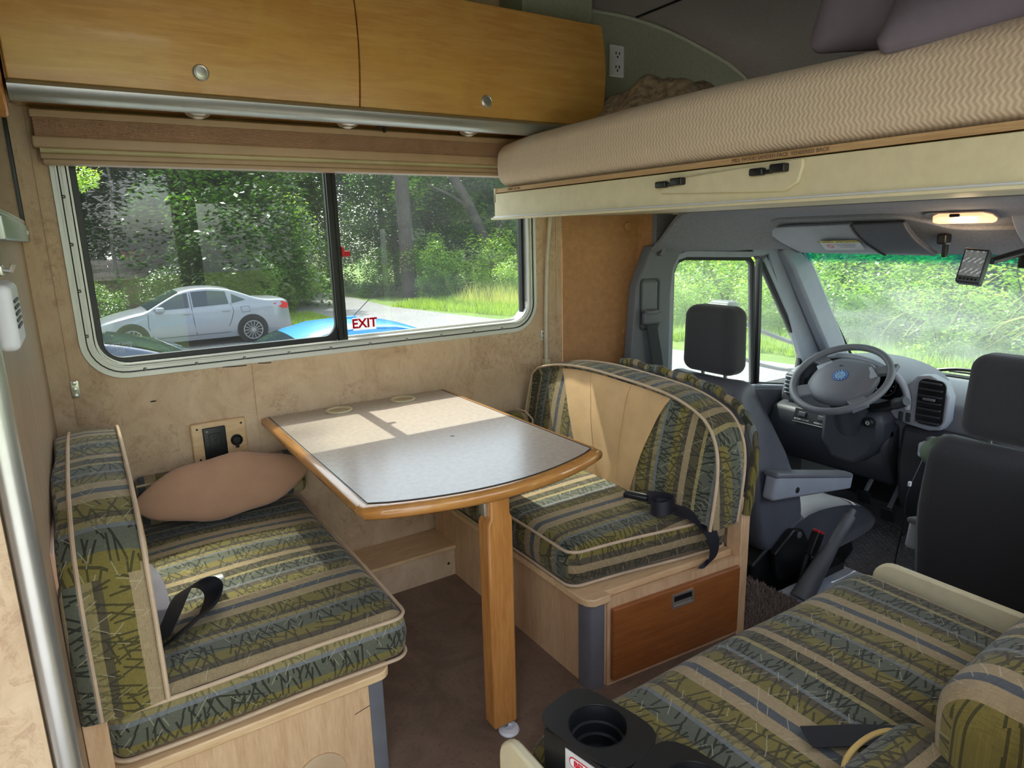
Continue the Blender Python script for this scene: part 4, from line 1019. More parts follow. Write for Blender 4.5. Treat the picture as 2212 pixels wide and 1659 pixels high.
B().ribbon([(3.00, -0.198, 1.225), (3.02, -0.198, 0.85), (3.03, -0.198, 0.54)], (1, 0, 0.05), 0.022, 0.03).build('divider_bar', M_['blk'], d1_)
DP = [(2.34, 0.60), (3.02, 0.535), (3.43, 0.47), (3.46, 0.30), (3.46, -0.22), (2.34, -0.22)]
B().box((2.995, -0.196, 1.262), (0.12, 0.03, 0.05)).build('frame_corner', M_['cablite'], d1_)
B().prism(DP, 'y', -0.235, -0.17).build('inner_panel', M_['cabgrey'], d1_, bev=0.012)
B().tube([(2.36, -0.225, 0.602), (3.02, -0.222, 0.54), (3.42, -0.220, 0.474)], 0.012, 8).build('sill_cap', M_['cablite'], d1_)
hd = B().lathe([(0.055, -0.236), (0.052, -0.246), (0.046, -0.246), (0.044, -0.236), (0.0, -0.2365)], (3.23, 0, 0.425), 'y', 24).build('handle_bezel', M_['cabdark'], d1_)
B().rb((3.225, -0.246, 0.405), (0.07, 0.018, 0.026), 0.008, 3).build('handle_lever', M_['cabgrey'], hd)
B().prism([(3.06, 1.245), (2.95, 1.262), (2.95, 1.30), (3.30, 1.285), (3.76, 0.66), (3.98, 0.60), (3.98, -0.32), (3.40, -0.32), (3.44, 0.60)], 'y', -0.212, -0.182).build('pillar_infill', M_['cablite'], d1_)
B().box((2.9, -0.13, 0.15), (1.2, 0.02, 0.75)).build('outer_skin', M_['white'], d1_)

ap = struct(B().ribbon([(3.185, -0.22, 1.30), (3.25, -0.24, 1.215), (3.445, -0.25, 0.945), (3.635, -0.255, 0.695), (3.755, -0.255, 0.515)], [(0.75, 0, 0.6)]*5, 0.15, 0.07).build('trim_4', M_['cablite'], None, bev=0.015), 'light grey windscreen pillar trim')
w4 = sempty('window_4', 'dusty windscreen with green tinted top band', (0, 0, 0))
def ws(a, b):
    y = -0.262 - b*1.585; t_ = 1 - (2*b-1)**2
    x = 3.235 + a*0.70 + 0.10*t_; z = 1.285 - a*0.78
    return (x, y, z)
B().slab(ws, 10, 20, (0.004, 0, 0.004)).build('pane', M_['gscr'], w4)
B().tube([V(ws(i/8, 0.004)) - V((0.012, 0.0, 0.0)) for i in range(9)], 0.008, 6).build('edge_seal', M_['blkrub'], w4)
B().tube([V(ws(0.03, i/20)) - V((0.012, 0, 0)) for i in range(21)], 0.010, 6).build('edge_seal', M_['liner'], w4)
# curb side of the cab (out of view): simple door shell with window opening
cs = sempty('wall_cab', 'curb side of the cab', (2.8, -1.92, 0))
B().box((2.8, -1.93, 0.15), (1.5, 0.04, 0.85)).build('door_panel', M_['cabgrey'], cs)
B().box((2.15, -1.93, 0.95), (0.25, 0.04, 0.8)).build('pillar', M_['cabgrey'], cs)
B().box((2.8, -1.93, 1.38), (1.3, 0.04, 0.16)).build('roof_rail', M_['liner'], cs)
B().ribbon([(3.17, -1.90, 1.285), (3.43, -1.89, 0.93), (3.74, -1.88, 0.50)], [(0.75, 0, 0.6)]*3, 0.105, 0.07).build('pillar_trim', M_['cablite'], cs)
B().box((2.02, -2.13, 0.6), (0.05, 0.36, 1.7)).build('bulkhead', M_['leather'], cs)

# ------------------------------------------------------------------ dashboard
da = thing('dashboard', 'grey cab dashboard with hooded gauges, vents and centre stack', 'dashboard', (3.4, -1.0, -0.25))
DPF = [(3.95, 0.46), (3.80, 0.555), (3.60, 0.625), (3.42, 0.640), (3.28, 0.615), (3.21, 0.57), (3.18, 0.46), (3.20, 0.33), (3.26, 0.20), (3.40, 0.13), (3.70, 0.12), (3.95, 0.20)]
B().prism(DPF, 'y', -0.245, -1.85).build('body', M_['cabgrey'], da, bev=0.02)
B().box((3.93, -1.05, 0.12), (0.06, 1.75, 0.90)).build('firewall', M_['blkrub'], da)
def hood(a, b):
    th = a*math.pi; y = -0.68 + 0.285*math.cos(th)*(1+0.10*b); z = 0.545 + 0.205*math.sin(th)**0.75*(1-0.18*b)
    return (3.10 + b*0.36, y, z)
hdn = B().slab(hood, 24, 8, (0, 0, 0.014)).build('gauge_hood', M_['cabgrey'], da, ang=60)
hr_ = B()
hr_.tube([V(hood(i/24, 0.0)) + V((0, 0, 0.007)) for i in range(25)], 0.015, 10)
hr_.build('hood_rim', M_['cablite'], da)
cl_ = B().prism([(-0.68+0.275*math.cos(R(a)), 0.545+0.195*math.sin(R(a))) for a in range(0, 181, 10)], 'x', 3.205, 3.215).build('gauge_face', plain('black gauge glass', (14, 15, 18), 0.15), da)
for y, r in ((-0.80, 0.058), (-0.66, 0.058), (-0.53, 0.045)):
    g = B().lathe([(r, 3.204), (r, 3.199), (r-.005, 3.199), (r-.005, 3.204)], (0, y, 0.625), 'x', 24).build('gauge_ring', M_['cabdark'], cl_)
    for k in range(9):
        a = R(220 - k*32); B().box((3.201, y - (r-.014)*math.cos(a), 0.625+(r-.014)*math.sin(a)), (0.002, 0.004, 0.006)).build('tick', M_['white'], g)
# silver trim panel with round-cornered vent right of the wheel
sp_ = B().prism([(-0.86, 0.50), (-0.90, 0.565), (-0.945, 0.66), (-0.975, 0.705), (-1.03, 0.715), (-1.09, 0.69), (-1.12, 0.63), (-1.12, 0.52), (-1.10, 0.475), (-1.05, 0.462), (-0.96, 0.470)], 'x', 3.135, 3.20).build('vent_surround', M_['cablite'], da, bev=0.008)
vl = rrect(-1.105, -0.99, 0.49, 0.70, 0.03, 5)
vt = B().prism(vl, 'x', 3.128, 3.137).build('vent_opening', M_['blk'], sp_)
for k in range(7): B().rb((3.122, -1.047, 0.505 + k*0.030), (0.022, 0.098 - 0.012*(k == 6), 0.007), 0.002, 2, 1).build('slat', M_['cabdark'], sp_)
B().rb((3.113, -1.047, 0.612), (0.016, 0.05, 0.012), 0.003, 2).build('vent_tab', M_['cabgrey'], sp_)
for y in (-0.925, -0.958): B().rb((3.132, y, 0.506), (0.008, 0.022, 0.044), 0.007, 3).build('blank_switch', M_['cabdark'], sp_)
# left vent seen through the wheel
lv = B().rb((3.19, -0.335, 0.545), (0.05, 0.12, 0.13), 0.03, 4).build('left_vent', M_['cabdark'], da)
for k in range(5): B().rb((3.163, -0.335, 0.50 + k*0.022), (0.012, 0.095, 0.006), 0.002, 2).build('slat', M_['cablite'], lv)
# lower panels, column shroud, centre stack
B().prism([(3.22, 0.46), (3.10, 0.44), (3.07, 0.36), (3.10, 0.26), (3.18, 0.14), (3.40, 0.10), (3.40, 0.46)], 'y', -0.26, -0.90).build('lower_panel', M_['cabdark'], da, bev=0.02)
B().prism([(3.24, 0.48), (3.14, 0.46), (3.12, 0.30), (3.16, 0.10), (3.24, -0.02), (3.5, -0.06), (3.5, 0.48)], 'y', -0.93, -1.32).build('centre_stack', M_['cabdark'], da, bev=0.02)
swp = B().box((0, 0, 0), (0.205, 0.070, 0.010), frame((3.075, -0.520, 0.415), (0.0, -1, 0), (0.3, 0, 0.95))).build('switch_plate', M_['blk'], da)
for i, (dx, tx) in enumerate(((-0.055, 'BATTERY BOOST'), (0.055, 'RADIO POWER'))):
    Ms = frame((3.075, -0.520, 0.415), (0.0, -1, 0), (0.3, 0, 0.95))
    B().rb((dx, 0.008, 0.008), (0.042, 0.026, 0.012), 0.003, 2, 1, Ms).build('rocker_switch', M_['cabdark'], swp)
    text('switch_lettering', tx, 0.011, Ms @ Matrix.Translation((dx, -0.020, 0.0055)), M_['white'], swp)
B().box((0, -0.034, 0.002), (0.205, 0.003, 0.011), frame((3.075, -0.520, 0.415), (0.0, -1, 0), (0.3, 0, 0.95))).build('chrome_line', M_['chrome'], swp)
BETA = R(54); WC = V((2.93, -0.735, 0.682))
MW = frame(WC, (0, -1, 0), (math.sin(BETA), 0, math.cos(BETA)))
ax = V((-math.cos(BETA), 0, math.sin(BETA)))
B().tube([WC - ax*0.035, WC - ax*0.14, WC - ax*0.26, WC - ax*0.40], [0.075, 0.085, 0.10, 0.12], 18).build('column_shroud', M_['cabdark'], da)
B().prism([(-0.86, 0.53), (-0.90, 0.50), (-0.90, 0.40), (-0.87, 0.32), (-0.79, 0.25), (-0.66, 0.25), (-0.60, 0.34), (-0.60, 0.50)], 'x', 3.02, 3.16).build('column_lower_cover', M_['cabdark'], da, bev=0.025)
ig = B().lathe([(0.026, 3.020), (0.026, 3.008), (0.018, 3.004), (0.016, 3.010), (0.0, 3.010)], (0, -0.842, 0.475), 'x', 20).build('ignition', M_['blk'], da)
B().lathe([(0.011, 3.009), (0.010, 3.005), (0.0, 3.005)], (0, -0.842, 0.475), 'x', 16).build('ignition_cylinder', M_['chrome'], ig)
B().box((3.004, -0.842, 0.475), (0.002, 0.003, 0.013)).build('key_slot', M_['blk'], ig)
# steering wheel
sw = thing('steering_wheel', 'grey four-spoke steering wheel with blue round emblem', 'steering wheel', tuple(WC))
RW = 0.214
B().tube([MW @ V((RW*math.cos(2*math.pi*k/48), RW*math.sin(2*math.pi*k/48), 0)) for k in range(48)], 0.0165, 12, closed=True).build('rim', M_['cabgrey'], sw)
hubp = [(-0.135, 0.085), (-0.08, 0.135), (0.0, 0.145), (0.08, 0.135), (0.135, 0.085), (0.15, 0.02), (0.14, -0.06), (0.075, -0.12), (0.0, -0.135), (-0.075, -0.12), (-0.14, -0.06), (-0.15, 0.02)]
hubs = [tuple(q[:2]) for q in spline([(a, b, 0) for a, b in hubp], 4, True)]
hb = B(); nh = len(hubs); vv = []; ff = []
for sc, z in ((0.90, -0.055), (1.0, -0.045), (1.0, -0.020), (0.93, -0.006), (0.70, 0.006), (0.35, 0.011), (0.02, 0.012)):
    vv += [(x*sc, y*sc, z) for x, y in hubs]
for i in range(6):
    for k in range(nh): ff.append((i*nh+k, i*nh+(k+1) % nh, (i+1)*nh+(k+1) % nh, (i+1)*nh+k))
ff.append(tuple(range(nh)))
hub = hb.add(vv, ff, MW).build('hub_pad', M_['cabgrey'], sw, ang=60)
for s_ in (-1, 1):
    B().ribbon([(s_*0.085, 0.075, -0.028), (s_*0.15, 0.105, -0.018), (s_*0.205, 0.112, -0.004)], (0, 1, 0), 0.060, 0.022, MW).build('spoke', M_['cabgrey'], sw, bev=0.005)
    B().ribbon([(s_*0.08, -0.065, -0.030), (s_*0.14, -0.105, -0.020), (s_*0.175, -0.150, -0.004)], (s_*0.5, 0.6, 0), 0.075, 0.022, MW).build('spoke', M_['cabgrey'], sw, bev=0.005)
    B().rb((0, 0, 0), (0.075, 0.034, 0.010), 0.004, 3, 1, MW @ Matrix.Translation((s_*0.112, 0.066, -0.004)) @ Matrix.Rotation(-s_*0.75, 4, 'Z')).build('horn_button', M_['cablite'], sw)
em = B().lathe([(0.036, 0.010), (0.036, 0.0135), (0.0, 0.0145)], (0, 0.008, 0), 'z', 28, MW).build('emblem', plain('blue emblem', (52, 92, 150), 0.35), sw, label='round blue sticker emblem')
B().lathe([(0.024, 0.0142), (0.023, 0.0155), (0.0, 0.0158)], (0, 0.008, 0), 'z', 24, MW).build('emblem_centre', plain('pale blue centre', (124, 158, 190), 0.35, var=0.4, vs=90), em)
for k in range(14):
    a = 2*math.pi*k/14; B().box((0.030*math.cos(a), 0.008+0.030*math.sin(a), 0.0146), (0.0035, 0.0035, 0.001), MW).build('emblem_mark', M_['white'], em)
text('airbag_lettering', 'SRS\nAIRBAG', 0.014, MW @ Matrix.Translation((-0.028, 0.062, 0.009)), M_['blk'], hub)
stk = thing('column_stalk', 'black control stalk on the right of the steering column', 'stalk', (2.95, -0.9, 0.55))
B().tube([(3.06, -0.80, 0.535), (3.02, -0.88, 0.555), (2.975, -0.975, 0.60)], [0.018, 0.020, 0.024], 12).build('lever', M_['blk'], stk)
B().tube([(2.975, -0.975, 0.60), (2.955, -1.03, 0.625)], [0.026, 0.020], 12).build('tip', M_['cabdark'], stk)
for i, (x, y, z) in enumerate(((3.36, -0.80, -0.09), (3.42, -0.64, -0.06))):
    t = thing('pedal', ['dark rubber brake pedal under the dashboard, nearer the centre', 'dark rubber clutch-side pedal deep under the dashboard'][i], 'pedal', (x, y, z), 'pedals under the dashboard')
    B().rb((0, 0, 0), (0.016, 0.075, 0.085), 0.006, 3, 1, Matrix.Translation((x, y, z)) @ Matrix.Rotation(R(-25), 4, 'Y')).build('pad', M_['cabdark'], t)
    B().tube([(x+.01, y, z+.03), (x+.10, y, z+.14), (x+.14, y, z+.28)], 0.012, 8).build('arm', M_['cablite'], t)

# ------------------------------------------------------------------ cab seats
def cab_seat(lab, dx, yc, dz, arm, vin):
    t = thing('cab_seat', lab, 'seat', (2.5+dx, yc, -0.25), 'cab seats')
    T = Matrix.Translation((dx, yc, dz))
    prof = [(2.135, 0.68), (2.15, 0.75), (2.19, 0.775), (2.235, 0.76), (2.29, 0.66), (2.38, 0.51), (2.47, 0.36), (2.55, 0.22), (2.57, 0.10), (2.50, 0.02), (2.36, 0.0), (2.27, 0.08), (2.20, 0.40)]
    ps = [tuple(q[:2]) for q in spline([(a, b, 0) for a, b in prof], 3, True)]
    b = B(); vv = []; ff = []; n = len(ps)
    cxm, czm = 2.34, 0.38
    rows = [(-0.245, 0.70), (-0.250, 0.88), (-0.235, 0.97), (-0.20, 1.0), (-0.10, 0.975), (0.10, 0.975), (0.20, 1.0), (0.235, 0.97), (0.250, 0.88), (0.245, 0.70)]
    for y, s in rows:
        for x, z in ps:
            w = 1 - 0.20*max(0, (z-0.45)/0.33)
            vv.append((cxm+(x-cxm)*s, y*w, czm+(z-czm)*(0.5+0.5*s)))
    for i in range(len(rows)-1):
        for k in range(n): ff.append((i*n+k, i*n+(k+1) % n, (i+1)*n+(k+1) % n, (i+1)*n+k))
    ff += [tuple(range(n)), tuple((len(rows)-1)*n+k for k in range(n-1, -1, -1))]
    b.add(vv, ff, T).build('backrest', vin, t, ang=70)
    hp = B().rb((2.225, 0.0, 0.925), (0.135, 0.265, 0.285), 0.05, 5, 4, M=T, fn=lambda p, n_: V((p.x*(1+0.25*p.z/0.14*0.3), p.y*(1-0.06*p.z/0.14), p.z))).build('head_restraint', M_['seat'], t, ang=70)
    for s_ in (-1, 1): B().tube([(2.225, s_*0.06, 0.80), (2.235, s_*0.06, 0.74)], 0.008, 8, M=T).build('restraint_post', M_['chrome'], hp)
    pc = [(2.42, 0.06), (2.60, 0.135), (2.85, 0.115), (3.03, 0.06), (3.15, -0.02), (3.17, -0.08), (3.08, -0.12), (2.75, -0.13), (2.45, -0.08)]
    ps = [tuple(q[:2]) for q in spline([(a, b_, 0) for a, b_ in pc], 3, True)]; n = len(ps); vv = []; ff = []
    for y, s in ((-0.245, 0.72), (-0.255, 0.88), (-0.235, 0.985), (-0.19, 1.03), (-0.10, 0.96), (0.10, 0.96), (0.19, 1.03), (0.235, 0.985), (0.255, 0.88), (0.245, 0.72)):
        for x, z in ps: vv.append((2.8+(x-2.8)*(0.85+0.15*s), y, 0.0+z*s))
    for i in range(9):
        for k in range(n): ff.append((i*n+k, i*n+(k+1) % n, (i+1)*n+(k+1) % n, (i+1)*n+k))
    ff += [tuple(range(n)), tuple(9*n+k for k in range(n-1, -1, -1))]
    B().add(vv, ff, T).build('seat_cushion', M_['seat2'], t, ang=70)
    ba = B().prism([(2.22, -0.25-dz), (2.24, -0.02), (2.36, 0.05), (2.50, -0.06), (3.00, -0.12), (3.02, -0.18), (2.90, -0.25-dz)], 'y', -0.245, 0.245, T).build('base', M_['blk'], t, bev=0.012)
    # armrest on the aisle side
    ya = arm*0.275
    T2 = T @ frame((2.285, ya, 0.335), (0.98, 0, -0.19), (0, 1, 0))
    ar = B().rb((0.275, 0, 0.0), (0.58, 0.062, 0.115), 0.016, 3, 1, T2, fn=lambda p, n_: V((p.x, p.y, p.z*(1 - 0.36*max(0, (p.x+0.29)/0.58)) + 0.012*max(0, (p.x+0.29)/0.58)))).build('armrest', M_['cablite'], t, ang=50)
    B().rb((0.26, 0, 0.053), (0.57, 0.070, 0.022), 0.009, 3, 1, T2 @ Matrix.Rotation(R(1.5), 4, 'Y')).build('arm_pad', M_['cabgrey'], ar)
    B().lathe([(0.014, 0.0305), (0.012, 0.0335), (0.0, 0.0335)], (0.14, 0, -0.012), 'y', 16, T2 @ Matrix.Scale(arm, 4, (0,1,0))).build('pivot_cap', M_['blk'], ar)
    sd = B().prism([(2.36, -0.12), (2.33, 0.02), (2.45, 0.10), (2.52, 0.08), (2.60, -0.03), (2.60, -0.12)], 'y', arm*0.252, arm*0.285, T).build('recliner_cover', M_['blk'], t, bev=0.008)
    B().lathe([(0.016, arm*0.284), (0.014, arm*0.290), (0.0, arm*0.290)], (2.49, 0, 0.065), 'y', 16, T).build('bolt', M_['cabgrey'], sd)
    return t
cab_seat("dark driver's seat with head restraint and grey armrest, behind the steering wheel", 0.0, -0.585, 0.0, -1, M_['seat2'])
cab_seat('dark passenger seat at the right edge, seen from behind', 0.24, -1.60, -0.105, 1, M_['seat'])
bu = thing('belt_buckle', 'black seat belt buckle with red button beside the driver seat', 'buckle', (2.5, -0.93, -0.1))
B().rb((0, 0, 0), (0.050, 0.036, 0.105), 0.006, 2, 1, Matrix.Translation((2.485, -0.945, 0.055)) @ Matrix.Rotation(R(28), 4, 'Y')).build('housing', M_['blk'], bu)
B().rb((0, 0, 0.052), (0.046, 0.032, 0.018), 0.004, 2, 1, Matrix.Translation((2.485, -0.945, 0.055)) @ Matrix.Rotation(R(28), 4, 'Y')).build('release_button', M_['red'], bu)
B().ribbon([(2.465, -0.93, 0.02), (2.44, -0.93, -0.05), (2.43, -0.92, -0.12)], (1, 0, 0), 0.026, 0.006).build('stalk', M_['blk'], bu)
tc = thing('tunnel_cover', 'pale grey box cover beside the driver seat under the handbrake', 'cover', (2.4, -0.98, -0.25))
B().box((2.42, -1.0, -0.19), (0.66, 0.20, 0.12)).build('box', plain('pale grey cover', (196, 204, 220), 0.4), tc, bev=0.01)
B().rb((2.20, -1.0, -0.122), (0.10, 0.08, 0.018), 0.008, 3).build('clip', plain('clear plastic', (190, 200, 214), 0.2), tc)
B().box((2.60, -0.93, -0.115), (0.24, 0.05, 0.05)).build('tray', M_['blk'], tc, bev=0.006)
hbk = thing('handbrake', 'dark grey handbrake lever standing between the cab seats', 'handbrake', (2.42, -1.0, -0.13))
B().tube(spline([(2.33, -1.0, -0.13), (2.43, -1.0, -0.03), (2.51, -1.0, 0.035), (2.58, -1.0, 0.10), (2.645, -1.0, 0.16)], 5), [0.046 - 0.022*min(1, i/12) for i in range(21)], 14).build('lever', M_['cabgrey'], hbk)
B().tube([(2.645, -1.0, 0.16), (2.668, -1.0, 0.182)], 0.014, 10).build('button', M_['cabgrey'], hbk)
gc = tag(B().ell((2.47, -1.415, 0.585), (0.06, 0.085, 0.055), 18, 10, fn=lambda p: V((p.x, p.y, p.z*(1+0.2*math.sin(p.x*7+p.y*5))))).build('green_cloth', plain('sage green cloth', (104, 122, 104), 0.8), None), 'sage green cloth hung over the passenger seat shoulder', 'cloth')
B().rb((3.075, -1.16, 0.40), (0.10, 0.20, 0.07), 0.015, 3).build('console_tray', plain('pale tray', (206, 214, 228), 0.4), da)
us = thing('charger_plug', 'small phone charger with black cord by the passenger seat', 'charger', (3.1, -1.15, 0.42))
B().rb((3.05, -1.125, 0.448), (0.05, 0.07, 0.03), 0.008, 3).build('body', M_['cabgrey'], us)
B().lathe([(0.014, 0.463), (0.010, 0.466), (0.0, 0.466)], (3.05, -1.115, 0), 'z', 16).build('button', M_['cablite'], us)
B().tube(spline([(3.03, -1.10, 0.445), (2.95, -1.12, 0.38), (2.86, -1.12, 0.25), (2.83, -1.13, 0.10), (2.82, -1.12, -0.06), (2.80, -1.15, -0.10), (2.79, -1.2, -0.08)], 8), 0.003, 6).build('cord', M_['blk'], us)
B().rb((2.875, -1.118, 0.29), (0.014, 0.012, 0.022), 0.003, 2).build('plug', M_['white'], us)

# ------------------------------------------------------------------ visors, dome light, monitor
def visor(label, pts, split, lbl):
    TL, TR, BL, BR = [V(p) for p in pts]
    t = thing('sun_visor', label, 'sun visor', tuple((BL+BR)/2), 'sun visors')
    def fn(a0, a1):
        def f(a, b):
            q = a0 + (a1-a0)*a
            p = (TL + (TR-TL)*q)*(1-b) + (BL + (BR-BL)*q)*b
            return p - V((0.014, 0, 0.010))*math.sin(math.pi*b)**0.5 - V((0.004, 0, 0.003))*math.sin(q*19+b*5)*math.sin(math.pi*b)
        return f
    B().slab(fn(0, split), 10, 8, (0.020, 0, 0.012)).build('panel', M_['cablite'], t, bev=0.004, ang=60)
    B().slab(lambda a, b: fn(split, 1)(a, b) - V((0.003, 0, 0.002)), 10, 8, (0.024, 0, 0.015)).build('sleeve', M_['seat2'], t, bev=0.005, ang=60)
    B().tube([fn(split, split+1e-4)(0, b/8) - V((0.005, 0, 0.004)) for b in range(9)], 0.004, 6).build('seam', M_['blk'], t)
    if lbl:
        c = fn(0, 1)(0.47, 0.56) - V((0.010, 0, 0.008)); xd = (TR-TL).normalized(); yd = (TL-BL).normalized()
        Mv = frame(c, xd, yd)
        pl = B().prism(rrect(-0.095, 0.095, -0.040, 0.040, 0.012, 4), 'z', 0, 0.0008, Mv).build('warning_label', plain('pale label', (196, 198, 204), 0.6), t)
        B().prism(rrect(-0.095, 0.095, 0.022, 0.040, 0.006, 3), 'z', 0.0006, 0.0014, Mv).build('label_header', plain('yellow label print', (214, 204, 104), 0.6), pl)
        text('label_lettering', 'WARNING  AVERTISSEMENT', 0.0155, Mv @ Matrix.Translation((0, 0.031, 0.0015)), M_['blk'], pl)
        B().ring([(-0.055+0.016*math.cos(R(a)), -0.005+0.016*math.sin(R(a))) for a in range(0, 360, 24)], [(-0.055+0.013*math.cos(R(a)), -0.005+0.013*math.sin(R(a))) for a in range(0, 360, 24)], 'z', 0.0006, 0.0014, Mv).build('prohibition_ring', M_['red'], pl)
        B().box((-0.055, -0.005, 0.0011), (0.028, 0.003, 0.001), Mv @ Matrix.Translation((-0.055, -0.005, 0)) @ Matrix.Rotation(R(-45), 4, 'Z') @ Matrix.Translation((0.055, 0.005, 0))).build('prohibition_bar', M_['red'], pl)
        for k in range(3): B().box((0.022, 0.010 - k*0.012, 0.001), (0.11 - 0.02*k, 0.002, 0.0006), Mv).build('print_line', M_['cabdark'], pl)
    return t
v1 = visor("driver's grey sun visor with yellow headed warning label", [(2.86, -0.325, 1.378), (2.86, -0.99, 1.386), (3.06, -0.41, 1.250), (3.06, -1.035, 1.246)], 0.66, True)
B().rb((3.00, -1.085, 1.315), (0.05, 0.04, 0.045), 0.010, 3).build('pivot_bracket', M_['blk'], v1)
B().rb((3.04, -1.075, 1.270), (0.022, 0.020, 0.060), 0.006, 3).build('hook', M_['blk'], v1)
visor('second sun visor cut off by the right frame edge', [(2.86, -1.36, 1.415), (2.86, -1.86, 1.36), (3.00, -1.39, 1.262), (3.02, -1.82, 1.250)], 0.4, False)
dm = thing('dome_light', 'lit cab dome light glowing warm above the windscreen', 'light', (2.84, -1.215, 1.40))
Md = frame((2.826, -1.215, 1.404), (0, -1, 0), (0.95, 0, -0.29))
B().prism(rrect(-0.118, 0.118, -0.060, 0.060, 0.035, 5), 'z', -0.004, 0.006, Md).build('bezel', M_['cabgrey'], dm)
B().prism([(-0.112, 0.030), (-0.095, 0.050), (0.095, 0.050), (0.112, 0.030), (0.112, -0.020), (0.09, -0.048), (-0.06, -0.048), (-0.09, -0.02)], 'z', 0.0, -0.016, Md).build('lens', None or emis('glowing warm lens', (1.0, 0.50, 0.26, 1), 0.62), dm, bev=0.006)
B().lathe([(0.03, -0.0165), (0.0, -0.0175)], (0.0, 0.0, 0), 'z', 16, Md).build('bulb_glow', emis('bulb', (1.0, 0.78, 0.42, 1), 1.3), dm)
B().rb((0, -0.050, -0.014), (0.035, 0.012, 0.012), 0.004, 2, 1, Md).build('switch', M_['blk'], dm)
dl = bpy.data.lights.new('dome_bulb', 'POINT'); dl.energy = 0.5; dl.color = (1, 0.72, 0.42); dl.shadow_soft_size = 0.04
do = bpy.data.objects.new('dome_bulb', dl); col.objects.link(do); do.parent = dm; do.location = (0.0, 0, -0.05)
mo = thing('camera_monitor', 'small tilted monitor with silver face hanging below the windscreen top', 'monitor', (2.75, -1.32, 1.15))
Mm = frame((2.70, -1.325, 1.228), (0.16, -0.98, -0.10), (0.10, 0.62, 0.78))
B().rb((0.0, 0.0, -0.028), (0.078, 0.125, 0.050), 0.006, 3, 1, Mm).build('case', M_['cabdark'], mo)
def film(a, b): return Mm @ V((-0.033 + 0.066*a, -0.038 + 0.092*b, -0.0015 + 0.0012*math.sin(a*23+3*math.sin(b*15))))
B().grid(film, 24, 30).build('screen_film', plain('crinkled silver film', (196, 198, 206), 0.35, 0.3), mo, ang=80)
B().box((0, -0.049, -0.002), (0.066, 0.017, 0.003), Mm).build('button_strip', M_['cabgrey'], mo)
for k in range(5): B().rb((-0.024+k*0.012, -0.049, 0.0), (0.008, 0.009, 0.004), 0.001, 1, 1, Mm).build('button', M_['blk'], mo)
B().tube([(2.80, -1.345, 1.24), (2.92, -1.40, 1.27), (3.10, -1.42, 1.275)], 0.014, 10).build('stem', M_['blk'], mo)
B().rb((2.93, -1.40, 1.24), (0.03, 0.035, 0.06), 0.008, 3).build('joint', M_['blk'], mo)
B().rb((3.12, -1.50, 1.235), (0.04, 0.05, 0.03), 0.006, 2).build('sensor', M_['blk'], mo)
# outside mirror and wiper
om = thing('wing_mirror', "driver's outside mirror on tubular arms beyond the door glass", 'mirror', (3.3, 0.15, 0.6))
B().rb((3.22, 0.20, 0.84), (0.10, 0.17, 0.24), 0.03, 4).build('head', M_['cabdark'], om)
B().box((3.168, 0.20, 0.84), (0.004, 0.145, 0.21)).build('mirror_glass', M_['chrome'], om)
B().tube(spline([(3.23, 0.19, 0.90), (3.40, 0.16, 0.80), (3.56, 0.06, 0.72), (3.62, -0.05, 0.68)], 6), 0.014, 8).build('upper_arm', M_['cabgrey'], om)
B().tube(spline([(3.23, 0.19, 0.74), (3.36, 0.15, 0.60), (3.52, 0.04, 0.535), (3.58, -0.08, 0.53)], 6), 0.012, 8).build('lower_arm', M_['cabgrey'], om)
wp = thing('wiper', 'black windscreen wiper arm resting at the foot of the windscreen', 'wiper', (3.95, -0.95, 0.55))
B().tube(spline([(3.90, -0.62, 0.56), (3.93, -0.80, 0.605), (3.95, -1.05, 0.600), (3.95, -1.3, 0.585)], 6), 0.010, 8).build('arm', M_['blk'], wp)
B().tube([(3.955, -0.75, 0.585), (3.97, -1.45, 0.59)], 0.006, 6).build('blade', M_['blkrub'], wp)
bn = struct(B().slab(lambda a, b: (3.95 + a*0.55, -0.15 - b*1.8, 0.44 - 0.42*a*a + 0.05*math.sin(math.pi*b)), 6, 8, (0, 0, -0.03)).build('trim_5', M_['white'], None, ang=60), 'white bonnet outside the windscreen')
# ------------------------------------------------------------------ outdoors
GZ = -1.22
t = NT('gravel drive'); o_ = t.obj()
n1 = t.noise(o_, 0.6, 4); n2 = t.noise(o_, 40, 3, 0.7); n3 = t.n('TexVoronoi', {'Vector': o_, 'Scale': 34.0}).outputs['Color']
b_ = t.ramp(n2, [(0.3, lin((76,72,70))), (0.55, lin((110,105,102))), (0.75, lin((146,140,136)))])
b_ = t.mix(0.25, b_, n3); b_ = t.mix(t.ramp(n1, [(0.4, (0,0,0,1)), (0.7, (0.45,0.45,0.45,1))]), b_, lin((128,116,102)))
hs_ = t.n('HueSaturation', {'Color': b_, 'Saturation': 0.5}).outputs[0]
t.set(base=hs_, rough=0.95); t.bump(n2, 0.6, 0.02); M_['gravel'] = t.m
t = NT('rough lawn'); o_ = t.obj()
n1 = t.noise(o_, 2.0, 6, 0.7); n2 = t.noise(o_, 60, 3)
b_ = t.ramp(n1, [(0.3, lin((70,96,36))), (0.6, lin((118,144,58))), (0.8, lin((150,160,80)))])
b_ = t.mix(0.4, b_, t.ramp(n2, [(0.3, lin((50,74,26))), (0.7, lin((140,164,70)))]))
t.set(base=b_, rough=0.95); t.bump(n2, 0.6, 0.03); M_['lawn'] = t.m
struct(B().grid(lambda a, b: (-70 + 150*a, -60 + 130*b, GZ - 0.03), 4, 4).build('ground', M_['lawn'], None), 'grassy ground around the drive')
